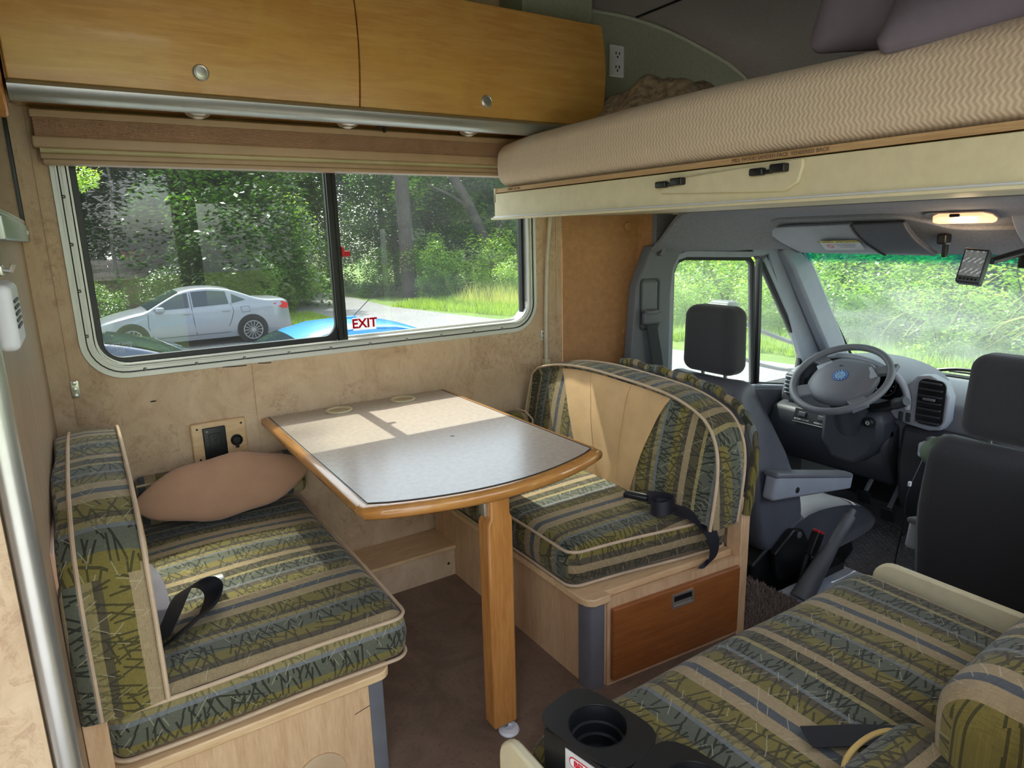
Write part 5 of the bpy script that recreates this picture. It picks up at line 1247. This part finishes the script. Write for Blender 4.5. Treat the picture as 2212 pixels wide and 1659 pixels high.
# gravel apron + drive going away, outline in plan
drv = [(-30, 1.0), (-30, 19.5), (2.0, 20.5), (6.6, 22.5), (7.2, 27), (7.6, 36), (10.6, 36), (10.2, 27), (9.9, 21.5), (10.6, 17.0), (11.2, 13.6), (10.9, 8.2), (11.6, 4.0), (13.6, 2.2), (14.5, -4), (14, -14), (-30, -14)]
struct(B().prism(drv, 'z', GZ-0.05, GZ-0.005).build('driveway', M_['gravel'], None), 'pale gravel driveway beside the vehicle')
# grass tufts along the drive edges
def blades(n, fn, hmin, hmax, w=0.012, seed=1):
    rnd = random.Random(seed); v = []; f = []
    for k in range(n):
        x, y = fn(rnd); a = rnd.uniform(0, 6.28); h = rnd.uniform(hmin, hmax); lx, ly = rnd.uniform(-.5, .5)*h, rnd.uniform(-.5, .5)*h
        i = len(v); c, s_ = math.cos(a)*w, math.sin(a)*w
        v += [(x-c, y-s_, GZ-.02), (x+c, y+s_, GZ-.02), (x+lx, y+ly, GZ+h)]; f.append((i, i+1, i+2))
    return v, f
M_['grass'] = leaf('grass blades', (112,140,48), (168,186,84), 0.45)
M_['grassdry'] = leaf('dry grass blades', (176,170,116), (196,196,130), 0.4)
def grass(name, label, n, fn, h0, h1, mat='grass', w=0.012, seed=1):
    v, f = blades(n, fn, h0, h1, w, seed)
    me = bpy.data.meshes.new(name); me.from_pydata(v, [], f); me.update(); me.materials.append(M_[mat])
    o = bpy.data.objects.new(name, me); col.objects.link(o); tag(o, label, 'grass'); o['kind'] = 'stuff'
grass('grass_verge', 'sunlit green grass verge right of the gravel drive', 16000, lambda r: (lambda a, q: (9.9 + 3.4*a + q*3.5, 21.5 - 11.5*a + q*2.2))(r.random(), r.random()), 0.06, 0.28, w=0.016, seed=2)
grass('grass_verge', 'bright grass strip at the foot of the bushes before the windscreen', 16000, lambda r: (lambda a, q: (11.8 + 3.0*a*0.4 + q*2.6, 9.5 - 12.5*a + q*0.6))(r.random(), r.random()), 0.06, 0.30, w=0.018, seed=3)
grass('grass_verge', 'short grass between the silver sedan and the drive', 7000, lambda r: (4.8 + 2.0*r.random(), 18.2 + 3.2*r.random()), 0.04, 0.16, w=0.016, seed=4)
grass('tall_grass', 'tall pale dry grass under the bushes right of the drive', 6000, lambda r: (lambda a, q: (12.2 + 3.0*a + q*3.0, 20.5 - 9.0*a + q*2.0))(r.random(), r.random()), 0.25, 0.9, 'grassdry', 0.010, 5)

# foliage meshes -------------------------------------------------
def leafmesh(name, n, rad, size, mat, seed, shell=0.55, flat=0.0, clump=14, base=None):
    rnd = random.Random(seed); v = []; f = []
    cl = []
    for k in range(clump):
        while True:
            p = V((rnd.uniform(-1,1), rnd.uniform(-1,1), rnd.uniform(-1,1)))
            if 0.15 < p.length < 1: break
        cl.append((p*0.78, rnd.uniform(0.22, 0.42)))
    for k in range(n):
        c, r = cl[rnd.randrange(clump)]
        d = V((rnd.gauss(0,1), rnd.gauss(0,1), rnd.gauss(0,1))).normalized()*r*rnd.uniform(shell, 1)
        p = c + d; p = V((p.x*rad[0], p.y*rad[1], p.z*rad[2]))
        if base is not None and p.z < base: p.z = base + rnd.uniform(0, 0.3)
        s = size*rnd.uniform(0.6, 1.3)
        # leaves hang roughly level, tips drooping
        a = rnd.uniform(0, 6.28); u = V((math.cos(a), math.sin(a), rnd.uniform(-0.7, 0.25))).normalized()
        w = u.cross(V((rnd.uniform(-.5,.5), rnd.uniform(-.5,.5), 1))).normalized()
        i = len(v); q = p + u*s*0.45
        v += [tuple(p), tuple(q + w*s*0.27), tuple(p + u*s), tuple(q - w*s*0.27)]; f.append((i, i+1, i+2, i+3))
    me = bpy.data.meshes.new(name); me.from_pydata(v, [], f); me.update(); me.materials.append(mat)
    return me
L1_ = leaf('deep green leaves', (38,66,24), (70,104,38), 0.45)
L2_ = leaf('mid green leaves', (62,98,34), (110,148,58), 0.55)
L3_ = leaf('bright yellow green leaves', (112,150,48), (172,192,84), 0.55)
L4_ = leaf('pale green leaves', (110,144,66), (168,192,104), 0.6)
CR = {'dark': [leafmesh('dark_crown', 6500, (2.6, 2.6, 2.6), 0.20, L1_, s, clump=22) for s in (11, 12)],
      'mid': [leafmesh('mid_crown', 6000, (2.6, 2.6, 2.6), 0.19, L2_, s, clump=22) for s in (21, 22)],
      'lite': [leafmesh('light_crown', 4200, (2.4, 2.4, 2.4), 0.19, L3_, s, clump=20) for s in (31,)],
      'pale': [leafmesh('pale_crown', 5200, (2.4, 2.4, 2.4), 0.18, L4_, s, clump=22) for s in (41,)]}
bark = NT('tree bark'); o_ = bark.obj(); n1 = bark.noise(bark.mapv(o_, (6, 6, 1.2)), 4, 6, 0.7, 0.4)
bark.set(base=bark.ramp(n1, [(0.3, lin((48,42,37))), (0.7, lin((104,96,87)))]), rough=0.95); bark.bump(n1, 0.8, 0.03); M_['bark'] = bark.m
def trunk(pts, r0, r1, n=9):
    p = spline(pts, 5); m = len(p)
    return B().tube(p, [r0 + (r1-r0)*i/(m-1) for i in range(m)], n)
def tree(x, y, h, crowns, label, group=None, r=0.16, lean=(0,0), name='tree', seed=0):
    rnd = random.Random(seed+int(x*13+y*7)); t = thing(name, label, 'tree', (x, y, GZ), group)
    pts = [(x, y, GZ-.1), (x+lean[0]*.3+rnd.uniform(-.1,.1), y+lean[1]*.3, GZ+h*.35), (x+lean[0]*.7, y+lean[1]*.7+rnd.uniform(-.15,.15), GZ+h*.7), (x+lean[0], y+lean[1], GZ+h)]
    trunk(pts, r, r*0.35).build('trunk', M_['bark'], t)
    for (dx, dy, z, s, kind) in crowns:
        me = rnd.choice(CR[kind]); o = bpy.data.objects.new('foliage', me); col.objects.link(o); o.parent = t
        o.location = (dx, dy, z); o.scale = (s, s, s*rnd.uniform(0.8, 1.1)); o.rotation_euler = (0, 0, rnd.uniform(0, 6.28))
        if abs(dx)+abs(dy)+abs(z) > 2 and rnd.random() < 0.8:
            k = 0.55; zz = max(0.6, z*0.6)
            q = V((x+lean[0]*zz/h, y+lean[1]*zz/h, GZ+zz)); e = V((x+dx, y+dy, GZ+z))
            trunk([q, q.lerp(e, .5)+V((0,0,.25)), e], r*0.32, 0.02, 6).build('branch', M_['bark'], t)
    return t
def bush(x, y, s, kind, label, group, zs=1.0, name='shrub', dz=0.0):
    rnd = random.Random(int(x*31+y*17)); t = thing(name, label, 'shrub', (x, y, GZ), group)
    o = bpy.data.objects.new('foliage', rnd.choice(CR[kind])); col.objects.link(o); o.parent = t
    o.location = (0, 0, 2.0*s*zs*0.85+dz); o.scale = (s, s, s*zs); o.rotation_euler = (0, 0, rnd.uniform(0, 6.28))
    for k in range(3):
        e = (x+rnd.uniform(-1, 1)*s*1.5, y+rnd.uniform(-1, 1)*s*1.2, GZ + s*zs*rnd.uniform(2.0, 3.0))
        trunk([(x+rnd.uniform(-.2,.2), y, GZ-.05), ((x+e[0])/2+rnd.uniform(-.2,.2), (y+e[1])/2, GZ+s*zs*1.2), e], 0.035*s, 0.008, 5).build('stem', M_['bark'], t)
    return t
rnd = random.Random(99)
# thick wood behind the sedan (left pane)
G1 = 'wood behind the silver sedan'
for i, (x, y) in enumerate([(-6.5, 25), (-3.2, 27.5), (-0.5, 32), (2.6, 30.5), (4.4, 26), (6.0, 30), (5.3, 35), (1.2, 37), (-4, 35), (-9, 30), (8.6, 39), (11, 41), (-1.5, 41), (4, 42), (-0.6, 33.5), (-1.9, 32), (3.4, 33.5), (-5.8, 29)]):
    k = ['dark', 'dark', 'mid'][i % 3]
    tree(x, y, 10.5, [(rnd.uniform(-1,1), rnd.uniform(-.8,.8), 3.2, 1.15, k), (rnd.uniform(-1.4,1.4), rnd.uniform(-1,1), 6.0, 1.3, 'dark'), (rnd.uniform(-1.2,1.2), rnd.uniform(-1,1), 8.8, 1.2, 'mid')], 'tall leafy tree in the dark wood behind the silver sedan', G1, r=rnd.uniform(.13, .26), seed=i)
G2 = 'bushes behind the silver sedan'
for i, (x, y, s, k) in enumerate([(-3.0, 20.2, .6, 'mid'), (-1.2, 19.4, .34, 'pale'), (0.6, 20.6, .36, 'mid'), (2.5, 20.0, .42, 'dark'), (4.0, 21.0, .9, 'dark'), (5.2, 22.6, 1.1, 'dark'), (6.3, 24.4, 1.05, 'mid'), (4.6, 20.2, .5, 'mid'), (-5, 21.5, .9, 'mid'), (4.2, 23.4, 1.2, 'mid'), (6.6, 27, 1.1, 'lite'), (7.0, 25.6, .65, 'lite'), (6.9, 29.5, 1.2, 'lite'), (5.9, 22.3, .45, 'lite')]):
    bush(x, y, s, k, {'dark': 'dense dark green bush behind the silver sedan', 'mid': 'mid green bush behind the silver sedan', 'lite': 'sunlit yellow green bush at the drive edge behind the sedan', 'pale': 'pale leafy bush behind the sedan bonnet'}[k], G2 + ' ' + k, zs=1.1)
bush(0.1, 10.5, 0.30, 'lite', 'sunlit bright leafy branch hanging at the top left of the wide window', None, zs=1.0, dz=3.55, name='leafy_branch')
# thin bright wood (right pane)
G3 = 'light wood right of the drive'
for i, (x, y) in enumerate([(13.5, 29), (16.5, 27), (19, 30), (15, 34), (21, 26), (18, 36), (12, 35), (23, 33), (25, 27), (20.5, 21.5), (27, 22), (24, 19)]):
    tree(x, y, 9.5, [(rnd.uniform(-1,1), rnd.uniform(-1,1), 2.6, 0.95, 'pale'), (rnd.uniform(-1.5,1.5), rnd.uniform(-1,1), 5.0, 1.2, ['mid', 'pale'][i % 2]), (rnd.uniform(-1.2,1.2), rnd.uniform(-1,1), 7.8, 1.2, ['pale', 'lite', 'mid'][i % 3])], 'slender tree in the bright wood right of the drive', G3, r=rnd.uniform(.10, .20), seed=50+i)
for i, (x, y, s, k) in enumerate([(11.6, 26.5, .55, 'mid'), (13.2, 24.0, .7, 'pale'), (15.2, 22.2, .7, 'lite'), (16.5, 19.8, .7, 'pale'), (17.6, 17.2, .75, 'mid'), (14.6, 20.0, .45, 'pale'), (12.3, 22.7, .35, 'mid'), (18.5, 23.5, 1.0, 'pale'), (15.9, 15.5, .5, 'lite'), (10.6, 31, .8, 'pale'), (9.3, 38.0, 1.3, 'pale')]):
    bush(x, y, s, k, {'mid': 'mid green bush right of the gravel drive', 'pale': 'pale green bush right of the gravel drive', 'lite': 'yellow green bush right of the gravel drive'}[k], 'bushes right of the gravel drive ' + k)
# the straight pine trunk and the leaning forked tree
for i, (x, y) in enumerate([(11.0, 33.5), (13.8, 31.5), (16.8, 31.2), (19.8, 28.0), (22.5, 24.0), (14.6, 27.2), (17.6, 25.6), (8.6, 35.5), (21.5, 29.5)]):
    tree(x, y, 8.0, [(rnd.uniform(-.8,.8), 0, 1.6, 0.9, 'pale'), (rnd.uniform(-1.2,1.2), rnd.uniform(-.6,.6), 3.6, 1.15, ['pale', 'lite', 'mid'][i % 3]), (rnd.uniform(-1,1), 0, 5.8, 1.25, ['mid', 'pale'][i % 2])], 'low branching leafy tree in the bright wood right of the drive', 'low branching trees right of the drive', r=.09, seed=80+i)
t = thing('pine_tree', 'straight grey barked trunk standing beside the gravel drive', 'tree', (12.2, 24.7, GZ))
trunk([(12.2, 24.7, GZ-.1), (12.15, 24.7, GZ+3), (12.05, 24.7, GZ+6), (11.95, 24.7, GZ+10)], 0.34, 0.26, 14).build('trunk', M_['bark'], t)
t = thing('forked_tree', 'dark leaning forked tree right of the straight trunk', 'tree', (16.2, 24.0, GZ))
trunk([(16.3, 24.0, GZ-.1), (16.0, 24.0, GZ+1.6), (15.1, 24.0, GZ+3.6), (13.9, 24.0, GZ+5.6), (13.2, 24.0, GZ+7.5)], 0.26, 0.17, 10).build('trunk', M_['bark'], t)
trunk([(16.0, 24.0, GZ+1.6), (16.6, 24.0, GZ+3.0), (17.4, 24.0, GZ+5.2), (17.8, 24.0, GZ+7)], 0.13, 0.07, 8).build('branch', M_['bark'], t)
trunk([(15.1, 24.0, GZ+3.6), (14.2, 24.0, GZ+4.2), (13.0, 24.0, GZ+4.7)], 0.09, 0.04, 7).build('branch', M_['bark'], t)
trunk([(16.3, 24.0, GZ+2.0), (16.5, 24.2, GZ+3.5), (16.4, 24.2, GZ+5.5)], 0.08, 0.04, 7).build('branch', M_['bark'], t)
t = thing('dark_trunk_tree', 'dark tree trunk near the right edge of the wide window', 'tree', (19.2, 22.5, GZ))
trunk([(19.2, 22.5, GZ-.1), (19.1, 22.5, GZ+3), (19.0, 22.5, GZ+7)], 0.28, 0.2, 10).build('trunk', M_['bark'], t)
for i, (x, y) in enumerate([(1.3, 24.6), (3.6, 25.2), (2.2, 27.0)]):
    t = thing('thin_tree', 'thin pale trunk among the bushes behind the sedan', 'tree', (x, y, GZ), 'thin pale trunks behind the sedan')
    trunk([(x, y, GZ-.1), (x-.15, y, GZ+2.4), (x+.1, y, GZ+4.5), (x-.1, y, GZ+7)], 0.07, 0.04, 7).build('trunk', M_['bark'], t)
# bushes ahead of the windscreen
for i, (x, y, s, k) in enumerate([(13.9, 8.2, .40, 'lite'), (14.2, 6.2, .48, 'pale'), (14.0, 3.8, .42, 'lite'), (14.3, 1.6, .48, 'pale'), (14.4, -0.8, .45, 'lite'), (14.0, 10.4, .42, 'pale'), (15.2, 9.8, .62, 'lite'), (15.6, 7.4, .7, 'pale'), (15.4, 5.0, .62, 'lite'), (15.8, 2.6, .70, 'pale'), (15.6, 0.2, .65, 'lite'), (15.8, -2.2, .7, 'pale'), (17.6, 8.6, 1.0, 'mid'), (18.0, 6.2, 1.1, 'pale'), (18.2, 3.8, 1.1, 'mid'), (18.4, 1.0, 1.1, 'pale'), (18.4, -2, 1.1, 'mid'), (15.0, 12.2, .7, 'pale'), (17.0, 11.4, .9, 'lite'), (21, 7, 1.5, 'mid'), (21.5, 2, 1.5, 'dark'), (21, 12, 1.4, 'mid'), (22, -3, 1.5, 'mid'), (20, 15, 1.2, 'pale'), (25, 5, 1.8, 'dark'), (25, 11, 1.8, 'dark'), (25, -1, 1.8, 'dark')]):
    bush(x, y, s, k, {'mid': 'mid green bush ahead of the windscreen', 'pale': 'pale leaved bush ahead of the windscreen', 'lite': 'bright yellow green bush ahead of the windscreen', 'dark': 'dark bush far ahead of the windscreen'}[k], 'bushes ahead of the windscreen ' + k)
bs = thing('brush_pile', 'tangle of bare pale branches among the bushes ahead of the windscreen', 'branches', (14.4, 4.4, GZ))
for k in range(26):
    a = rnd.uniform(-0.6, 1.0); p = V((14.3+rnd.uniform(-.5,.5), 3.0+rnd.uniform(-.8,2.8), GZ+rnd.uniform(0,.5))); L = rnd.uniform(.8, 2.0)
    e = p + V((rnd.uniform(-.3,.3), -math.cos(a)*L*.7, abs(math.sin(a))*L*.9+.3))
    trunk([p, p.lerp(e, .5)+V((0, rnd.uniform(-.15,.15), rnd.uniform(0,.2))), e], 0.014, 0.005, 4).build('bare_branch', M_['grassdry'], bs)
sh = thing('shade_tree', 'tall tree out of frame whose branch dapples the table with shade', 'tree', (-3.4, 10.5, GZ))
trunk([(-3.4, 10.5, GZ-.1), (-3.3, 10.5, 5), (-3.0, 10.3, 11), (-2.6, 10.2, 16)], 0.26, 0.12, 10).build('trunk', M_['bark'], sh)
trunk([(-3.0, 10.3, 12), (-1.4, 9.8, 14.2), (0.3, 9.5, 15.4)], 0.09, 0.03, 7).build('branch', M_['bark'], sh)
spm = leafmesh('sparse_crown', 105, (0.95, 1.0, 0.8), 0.20, L3_, 77, clump=11)
o = bpy.data.objects.new('foliage', spm); col.objects.link(o); o.parent = sh; o.location = (3.65, -1.0, 15.6-GZ)
o = bpy.data.objects.new('foliage', CR['mid'][0]); col.objects.link(o); o.parent = sh; o.location = (0.6, 0, 15.5-GZ)
# trees on the curb side behind the camera (light and reflections)
for i, (x, y) in enumerate([(-8, -22), (0, -26), (7, -23), (14, -24), (-15, -27)]):
    tree(x, y, 9, [(0, 0, 3, 1.3, 'mid'), (.8, .5, 6, 1.5, 'dark'), (-.5, 0, 8.5, 1.3, 'mid')], 'tree on the far curb side behind the camera', 'curb-side trees', r=.2, seed=200+i)

# small house roof beyond the bushes
ho = thing('garden_house', 'low house with brown shingle roof half hidden behind the bushes', 'house', (0.5, 27, GZ))
B().box((0.3, 28.2, GZ+0.7), (5.6, 2.6, 1.4)).build('wall', plain('brown siding', (120, 100, 86), 0.8), ho)
shm = [plain('brown shingle', c, 0.9, var=0.2) for c in ((150,130,120), (128,112,104), (168,146,134))]
for r_ in range(5):
    for c_ in range(12):
        B().box((0, 0, 0), (0.50, 0.42, 0.03), Matrix.Translation((-2.6 + c_*0.52 + 0.26*(r_ % 2), 26.75 + r_*0.30, GZ+1.36 + r_*0.13)) @ Matrix.Rotation(R(23), 4, 'X')).build('shingle', shm[(r_*5+c_*3) % 3], ho)
B().box((2.2, 28.6, GZ+2.20), (1.2, 0.5, 0.28)).build('red_cowl', plain('red painted metal', (190, 60, 62), 0.5), ho)

# ------------------------------------------------------------------ cars
def car(name, label, loc, yaw, prof, W, paint, wins, screens, belt=0.92, detail=True, tumble=0.42, zmin=0.18):
    """prof: list of (x, top z) from the nose (x<0) to the tail; local +x = rearwards"""
    t = thing(name, label, 'car', loc)
    Mx = Matrix.Translation(loc) @ Matrix.Rotation(yaw, 4, 'Z')
    sp2 = [(q.x, q.y) for q in spline([(a, b, 0) for a, b in prof], 6)]
    xa, xb = sp2[0][0], sp2[-1][0]
    def T(x):
        for (a, b), (c, d) in zip(sp2, sp2[1:]):
            if a <= x <= c: return b + (d-b)*(x-a)/max(1e-6, c-a)
        return sp2[-1][1]
    def hw(x, z):
        e = min(1, (x-xa)/0.55); g = min(1, (xb-x)/0.45)
        pl = (0.72 + 0.28*math.sin(max(0, e)*math.pi/2)**0.8)*(0.78 + 0.22*math.sin(max(0, g)*math.pi/2)**0.8)
        k = W*pl
        if z < 0.5: k *= 0.93 + 0.07*math.sin(math.pi/2*max(0, (z-zmin))/(0.5-zmin))
        if z > 0.62: k *= 1 - 0.03*min(1, (z-0.62)/(belt-0.62))
        if z > belt: k -= (z-belt)*tumble
        return k
    NS, vv, ff = 60, [], []
    m = None
    for i in range(NS+1):
        x = xa + (xb-xa)*i/NS; top = T(x); row = []
        for k in range(11):
            z = zmin + (top-0.05-zmin)*k/10; row.append((x, hw(x, z), z))
        y = hw(x, top-0.05)
        row += [(x, y*0.94, top-0.018), (x, y*0.75, top-0.002), (x, y*0.4, top+0.012), (x, 0, top+0.016)]
        full = row + [(a, -b, c) for a, b, c in reversed(row[:-1])]
        m = len(full); vv += full
    for i in range(NS):
        for k in range(m-1): ff.append((i*m+k, i*m+k+1, (i+1)*m+k+1, (i+1)*m+k))
    ff += [tuple(range(m)), tuple(NS*m+k for k in range(m))]
    B().add(vv, ff, Mx).build('body', paint, t, ang=40)
    gm = M_['carglass']
    for pts in wins:
        for s_ in (-1, 1):
            dens = []
            for a, b in zip(pts, pts[1:]+pts[:1]):
                for k in range(4): dens.append((a[0]+(b[0]-a[0])*k/4, a[1]+(b[1]-a[1])*k/4))
            cx = sum(p[0] for p in pts)/len(pts); cz = sum(p[1] for p in pts)/len(pts)
            q = [(x, s_*(hw(x, z)+0.006), z) for x, z in dens] + [(cx, s_*(hw(cx, cz)+0.012), cz)]
            n_ = len(dens)
            B().add(q, [(i, (i+1) % n_, n_) for i in range(n_)], Mx).build('side_window', gm, t)
    for x0, x1 in screens:
        def scf(a, b):
            x = x0 + (x1-x0)*a; top = T(x); y = hw(x, top-0.05)*0.90*(2*b-1)
            r_ = abs(2*b-1); zz = top + 0.018*(1-r_**2) + 0.006
            return (x, y, zz)
        B().grid(scf, 8, 12, Mx).build('windscreen', gm, t)
    return t, Mx, hw, T
M_['carglass'] = plain('dark car glass', (40, 52, 62), 0.05, var=0.1, spec=0.8)
M_['silver'] = plain('silver car paint', (140, 143, 153), 0.30, 0.3, var=0.03, coat=0.6)
M_['sky'] = plain('bright blue car paint', (38, 150, 222), 0.3, 0.1, var=0.03, coat=0.6)
M_['navy'] = plain('dark blue car paint', (40, 52, 92), 0.15, 0.2, var=0.05, coat=0.8)
M_['tyre'] = plain('black tyre', (26, 26, 28), 0.8)
M_['wheel'] = plain('grey alloy', (150, 152, 158), 0.35, 0.7)
# silver sedan, nose to the left
SP = [(-2.15, 0.55), (-2.05, 0.72), (-1.75, 0.83), (-1.30, 0.93), (-1.02, 0.99), (-0.62, 1.20), (-0.22, 1.39), (0.15, 1.455), (0.60, 1.45), (1.05, 1.36), (1.55, 1.16), (1.85, 1.09), (2.28, 1.06), (2.40, 0.98), (2.44, 0.70), (2.46, 0.45)]
sed, Ms_, hws, Ts = car('silver_sedan', 'silver sedan parked across the drive, nose to the left', (2.26, 16.62, GZ), R(1.5), SP, 0.88, M_['silver'],
    [[(-0.86, 0.985), (-0.05, 1.0), (-0.05, 1.36), (-0.28, 1.32), (-0.60, 1.16)], [(0.04, 1.005), (0.88, 1.03), (0.84, 1.34), (0.45, 1.385), (0.04, 1.375)], [(0.95, 1.035), (1.30, 1.10), (0.98, 1.27)]], [(-0.98, -0.24), (0.98, 1.52)], belt=0.95)
for s_ in (-1,):
    for x in (-1.38, 1.40):
        y = -0.86
        ac = B().lathe([(0.385, -0.006), (0.385, 0.006), (0.0, 0.008)], (0, 0, 0), 'z', 28, Ms_ @ frame((x, -hws(x, .5)-.004, 0.34), (1, 0, 0), (0, 0, 1))).build('wheel_arch', M_['blkrub'], sed)
        wm = Ms_ @ frame((x, -hws(x, .5)-.012, 0.32), (1, 0, 0), (0, 0, 1))
        wh = B().lathe([(0.32, -0.10), (0.325, -0.02), (0.31, 0.012), (0.245, 0.016), (0.24, 0.0), (0.0, -0.01)], (0, 0, 0), 'z', 32, wm).build('tyre', M_['tyre'], sed)
        B().ring([(0.243*math.cos(2*math.pi*k/32), 0.243*math.sin(2*math.pi*k/32)) for k in range(32)], [(0.222*math.cos(2*math.pi*k/32), 0.222*math.sin(2*math.pi*k/32)) for k in range(32)], 'z', 0.0, 0.02, wm).build('rim_ring', M_['wheel'], wh)
        for k in range(14):
            B().box((0.13, 0, 0.012), (0.20, 0.016, 0.014), wm @ Matrix.Rotation(2*math.pi*k/14, 4, 'Z')).build('spoke', M_['wheel'], wh)
        B().lathe([(0.045, 0.0), (0.04, 0.026), (0.0, 0.028)], (0, 0, 0), 'z', 16, wm).build('hub_cap', M_['wheel'], wh)
def seam(pts, nm='door_seam', r=0.006, mat='blkrub'):
    B().tube([Ms_ @ V((x, -hws(x, z)-0.003, z)) for x, z in pts], r, 5).build(nm, M_[mat], sed)
seam([(-0.98, 0.90), (-1.0, 0.62), (-0.92, 0.32)]); seam([(0.0, 1.36), (-0.0, 0.98), (0.02, 0.62), (0.05, 0.32)]); seam([(0.92, 1.04), (0.98, 0.85), (0.90, 0.62), (0.82, 0.46)])
seam([(-0.95, 0.31), (0.85, 0.31)]); seam([(1.15, 0.93), (1.36, 0.94), (1.38, 0.80), (1.18, 0.79), (1.15, 0.93)], 'fuel_flap', 0.004)
for x in (-0.22, 0.70):
    B().tube([Ms_ @ V((x+d, -hws(x+d, 0.86)-0.02, 0.86)) for d in (0, 0.08, 0.18)], 0.018, 8).build('door_handle', M_['silver'], sed)
B().rb((0, 0, 0), (0.20, 0.16, 0.13), 0.05, 4, 2, Ms_ @ Matrix.Translation((-0.72, -hws(-.72, .98)-.09, 1.0))).build('door_mirror', M_['silver'], sed)
tl = [(1.98, 0.96), (2.25, 1.00), (2.40, 0.93), (2.36, 0.80), (2.20, 0.82)]
q = [(x, -hws(x, z)-.012, z) for x, z in tl]
B().add(q + [(x, y+.03, z) for x, y, z in q], [(0,1,2,3,4), (9,8,7,6,5)] + [(i, (i+1) % 5, (i+1) % 5+5, i+5) for i in range(5)], Ms_).build('tail_lamp', plain('red lamp glass', (200, 34, 48), 0.2), sed)
# bright blue car next to the vehicle
BPf = [(-2.0, 0.55), (-1.9, 0.80), (-1.55, 0.95), (-1.05, 1.03), (-0.75, 1.20), (-0.30, 1.42), (0.10, 1.52), (0.60, 1.535), (1.10, 1.47), (1.55, 1.28), (1.80, 1.02), (1.86, 0.6), (1.86, 0.4)]
bc, Mb, hwb, Tb = car('blue_car', 'bright blue car roof close below the wide window', (2.40, 6.0, GZ), R(-2), BPf, 0.86, M_['sky'], [[(-0.75, 1.02), (0.2, 1.05), (0.2, 1.40), (-0.25, 1.34)], [(0.3, 1.05), (1.3, 1.1), (1.1, 1.36), (0.3, 1.42)]], [(-0.98, -0.30)], belt=1.0, tumble=0.35)
B().tube([Mb @ V((0.60, 0.2, 1.55)), Mb @ V((1.02, 0.2, 1.92))], 0.006, 6).build('antenna', M_['blk'], bc)
B().rb((0, 0, 0), (0.16, 0.07, 0.04), 0.015, 3, 1, Mb @ Matrix.Translation((0.58, 0.2, 1.56))).build('antenna_base', M_['sky'], bc)
for s_ in (-1, 1): B().tube([Mb @ V((x, s_*hwb(x, Tb(x)-.05)*0.97, Tb(x)-.02)) for x in (-.25, 0.1, 0.5, 0.9, 1.2)], 0.008, 6).build('roof_gutter', M_['sky'], bc)
NPf = [(-2.2, 0.5), (-2.1, 0.72), (-1.6, 0.88), (-0.95, 0.98), (-0.2, 1.33), (0.35, 1.43), (0.9, 1.42), (1.5, 1.27), (1.95, 1.07), (2.2, 0.92), (2.28, 0.55), (2.28, 0.4)]
car('navy_car', 'glossy dark blue car top at the lower left of the wide window', (-0.78, 7.8, GZ), R(-3), NPf, 0.88, M_['navy'], [[(-0.8, 0.96), (0.3, 0.98), (0.3, 1.24), (-0.2, 1.2)], [(0.4, 0.98), (1.3, 1.0), (1.0, 1.2), (0.4, 1.25)]], [(-0.92, -0.24), (0.98, 1.9)], belt=0.94)

for o in bpy.data.objects:
    if '_o' in o: del o['_o']
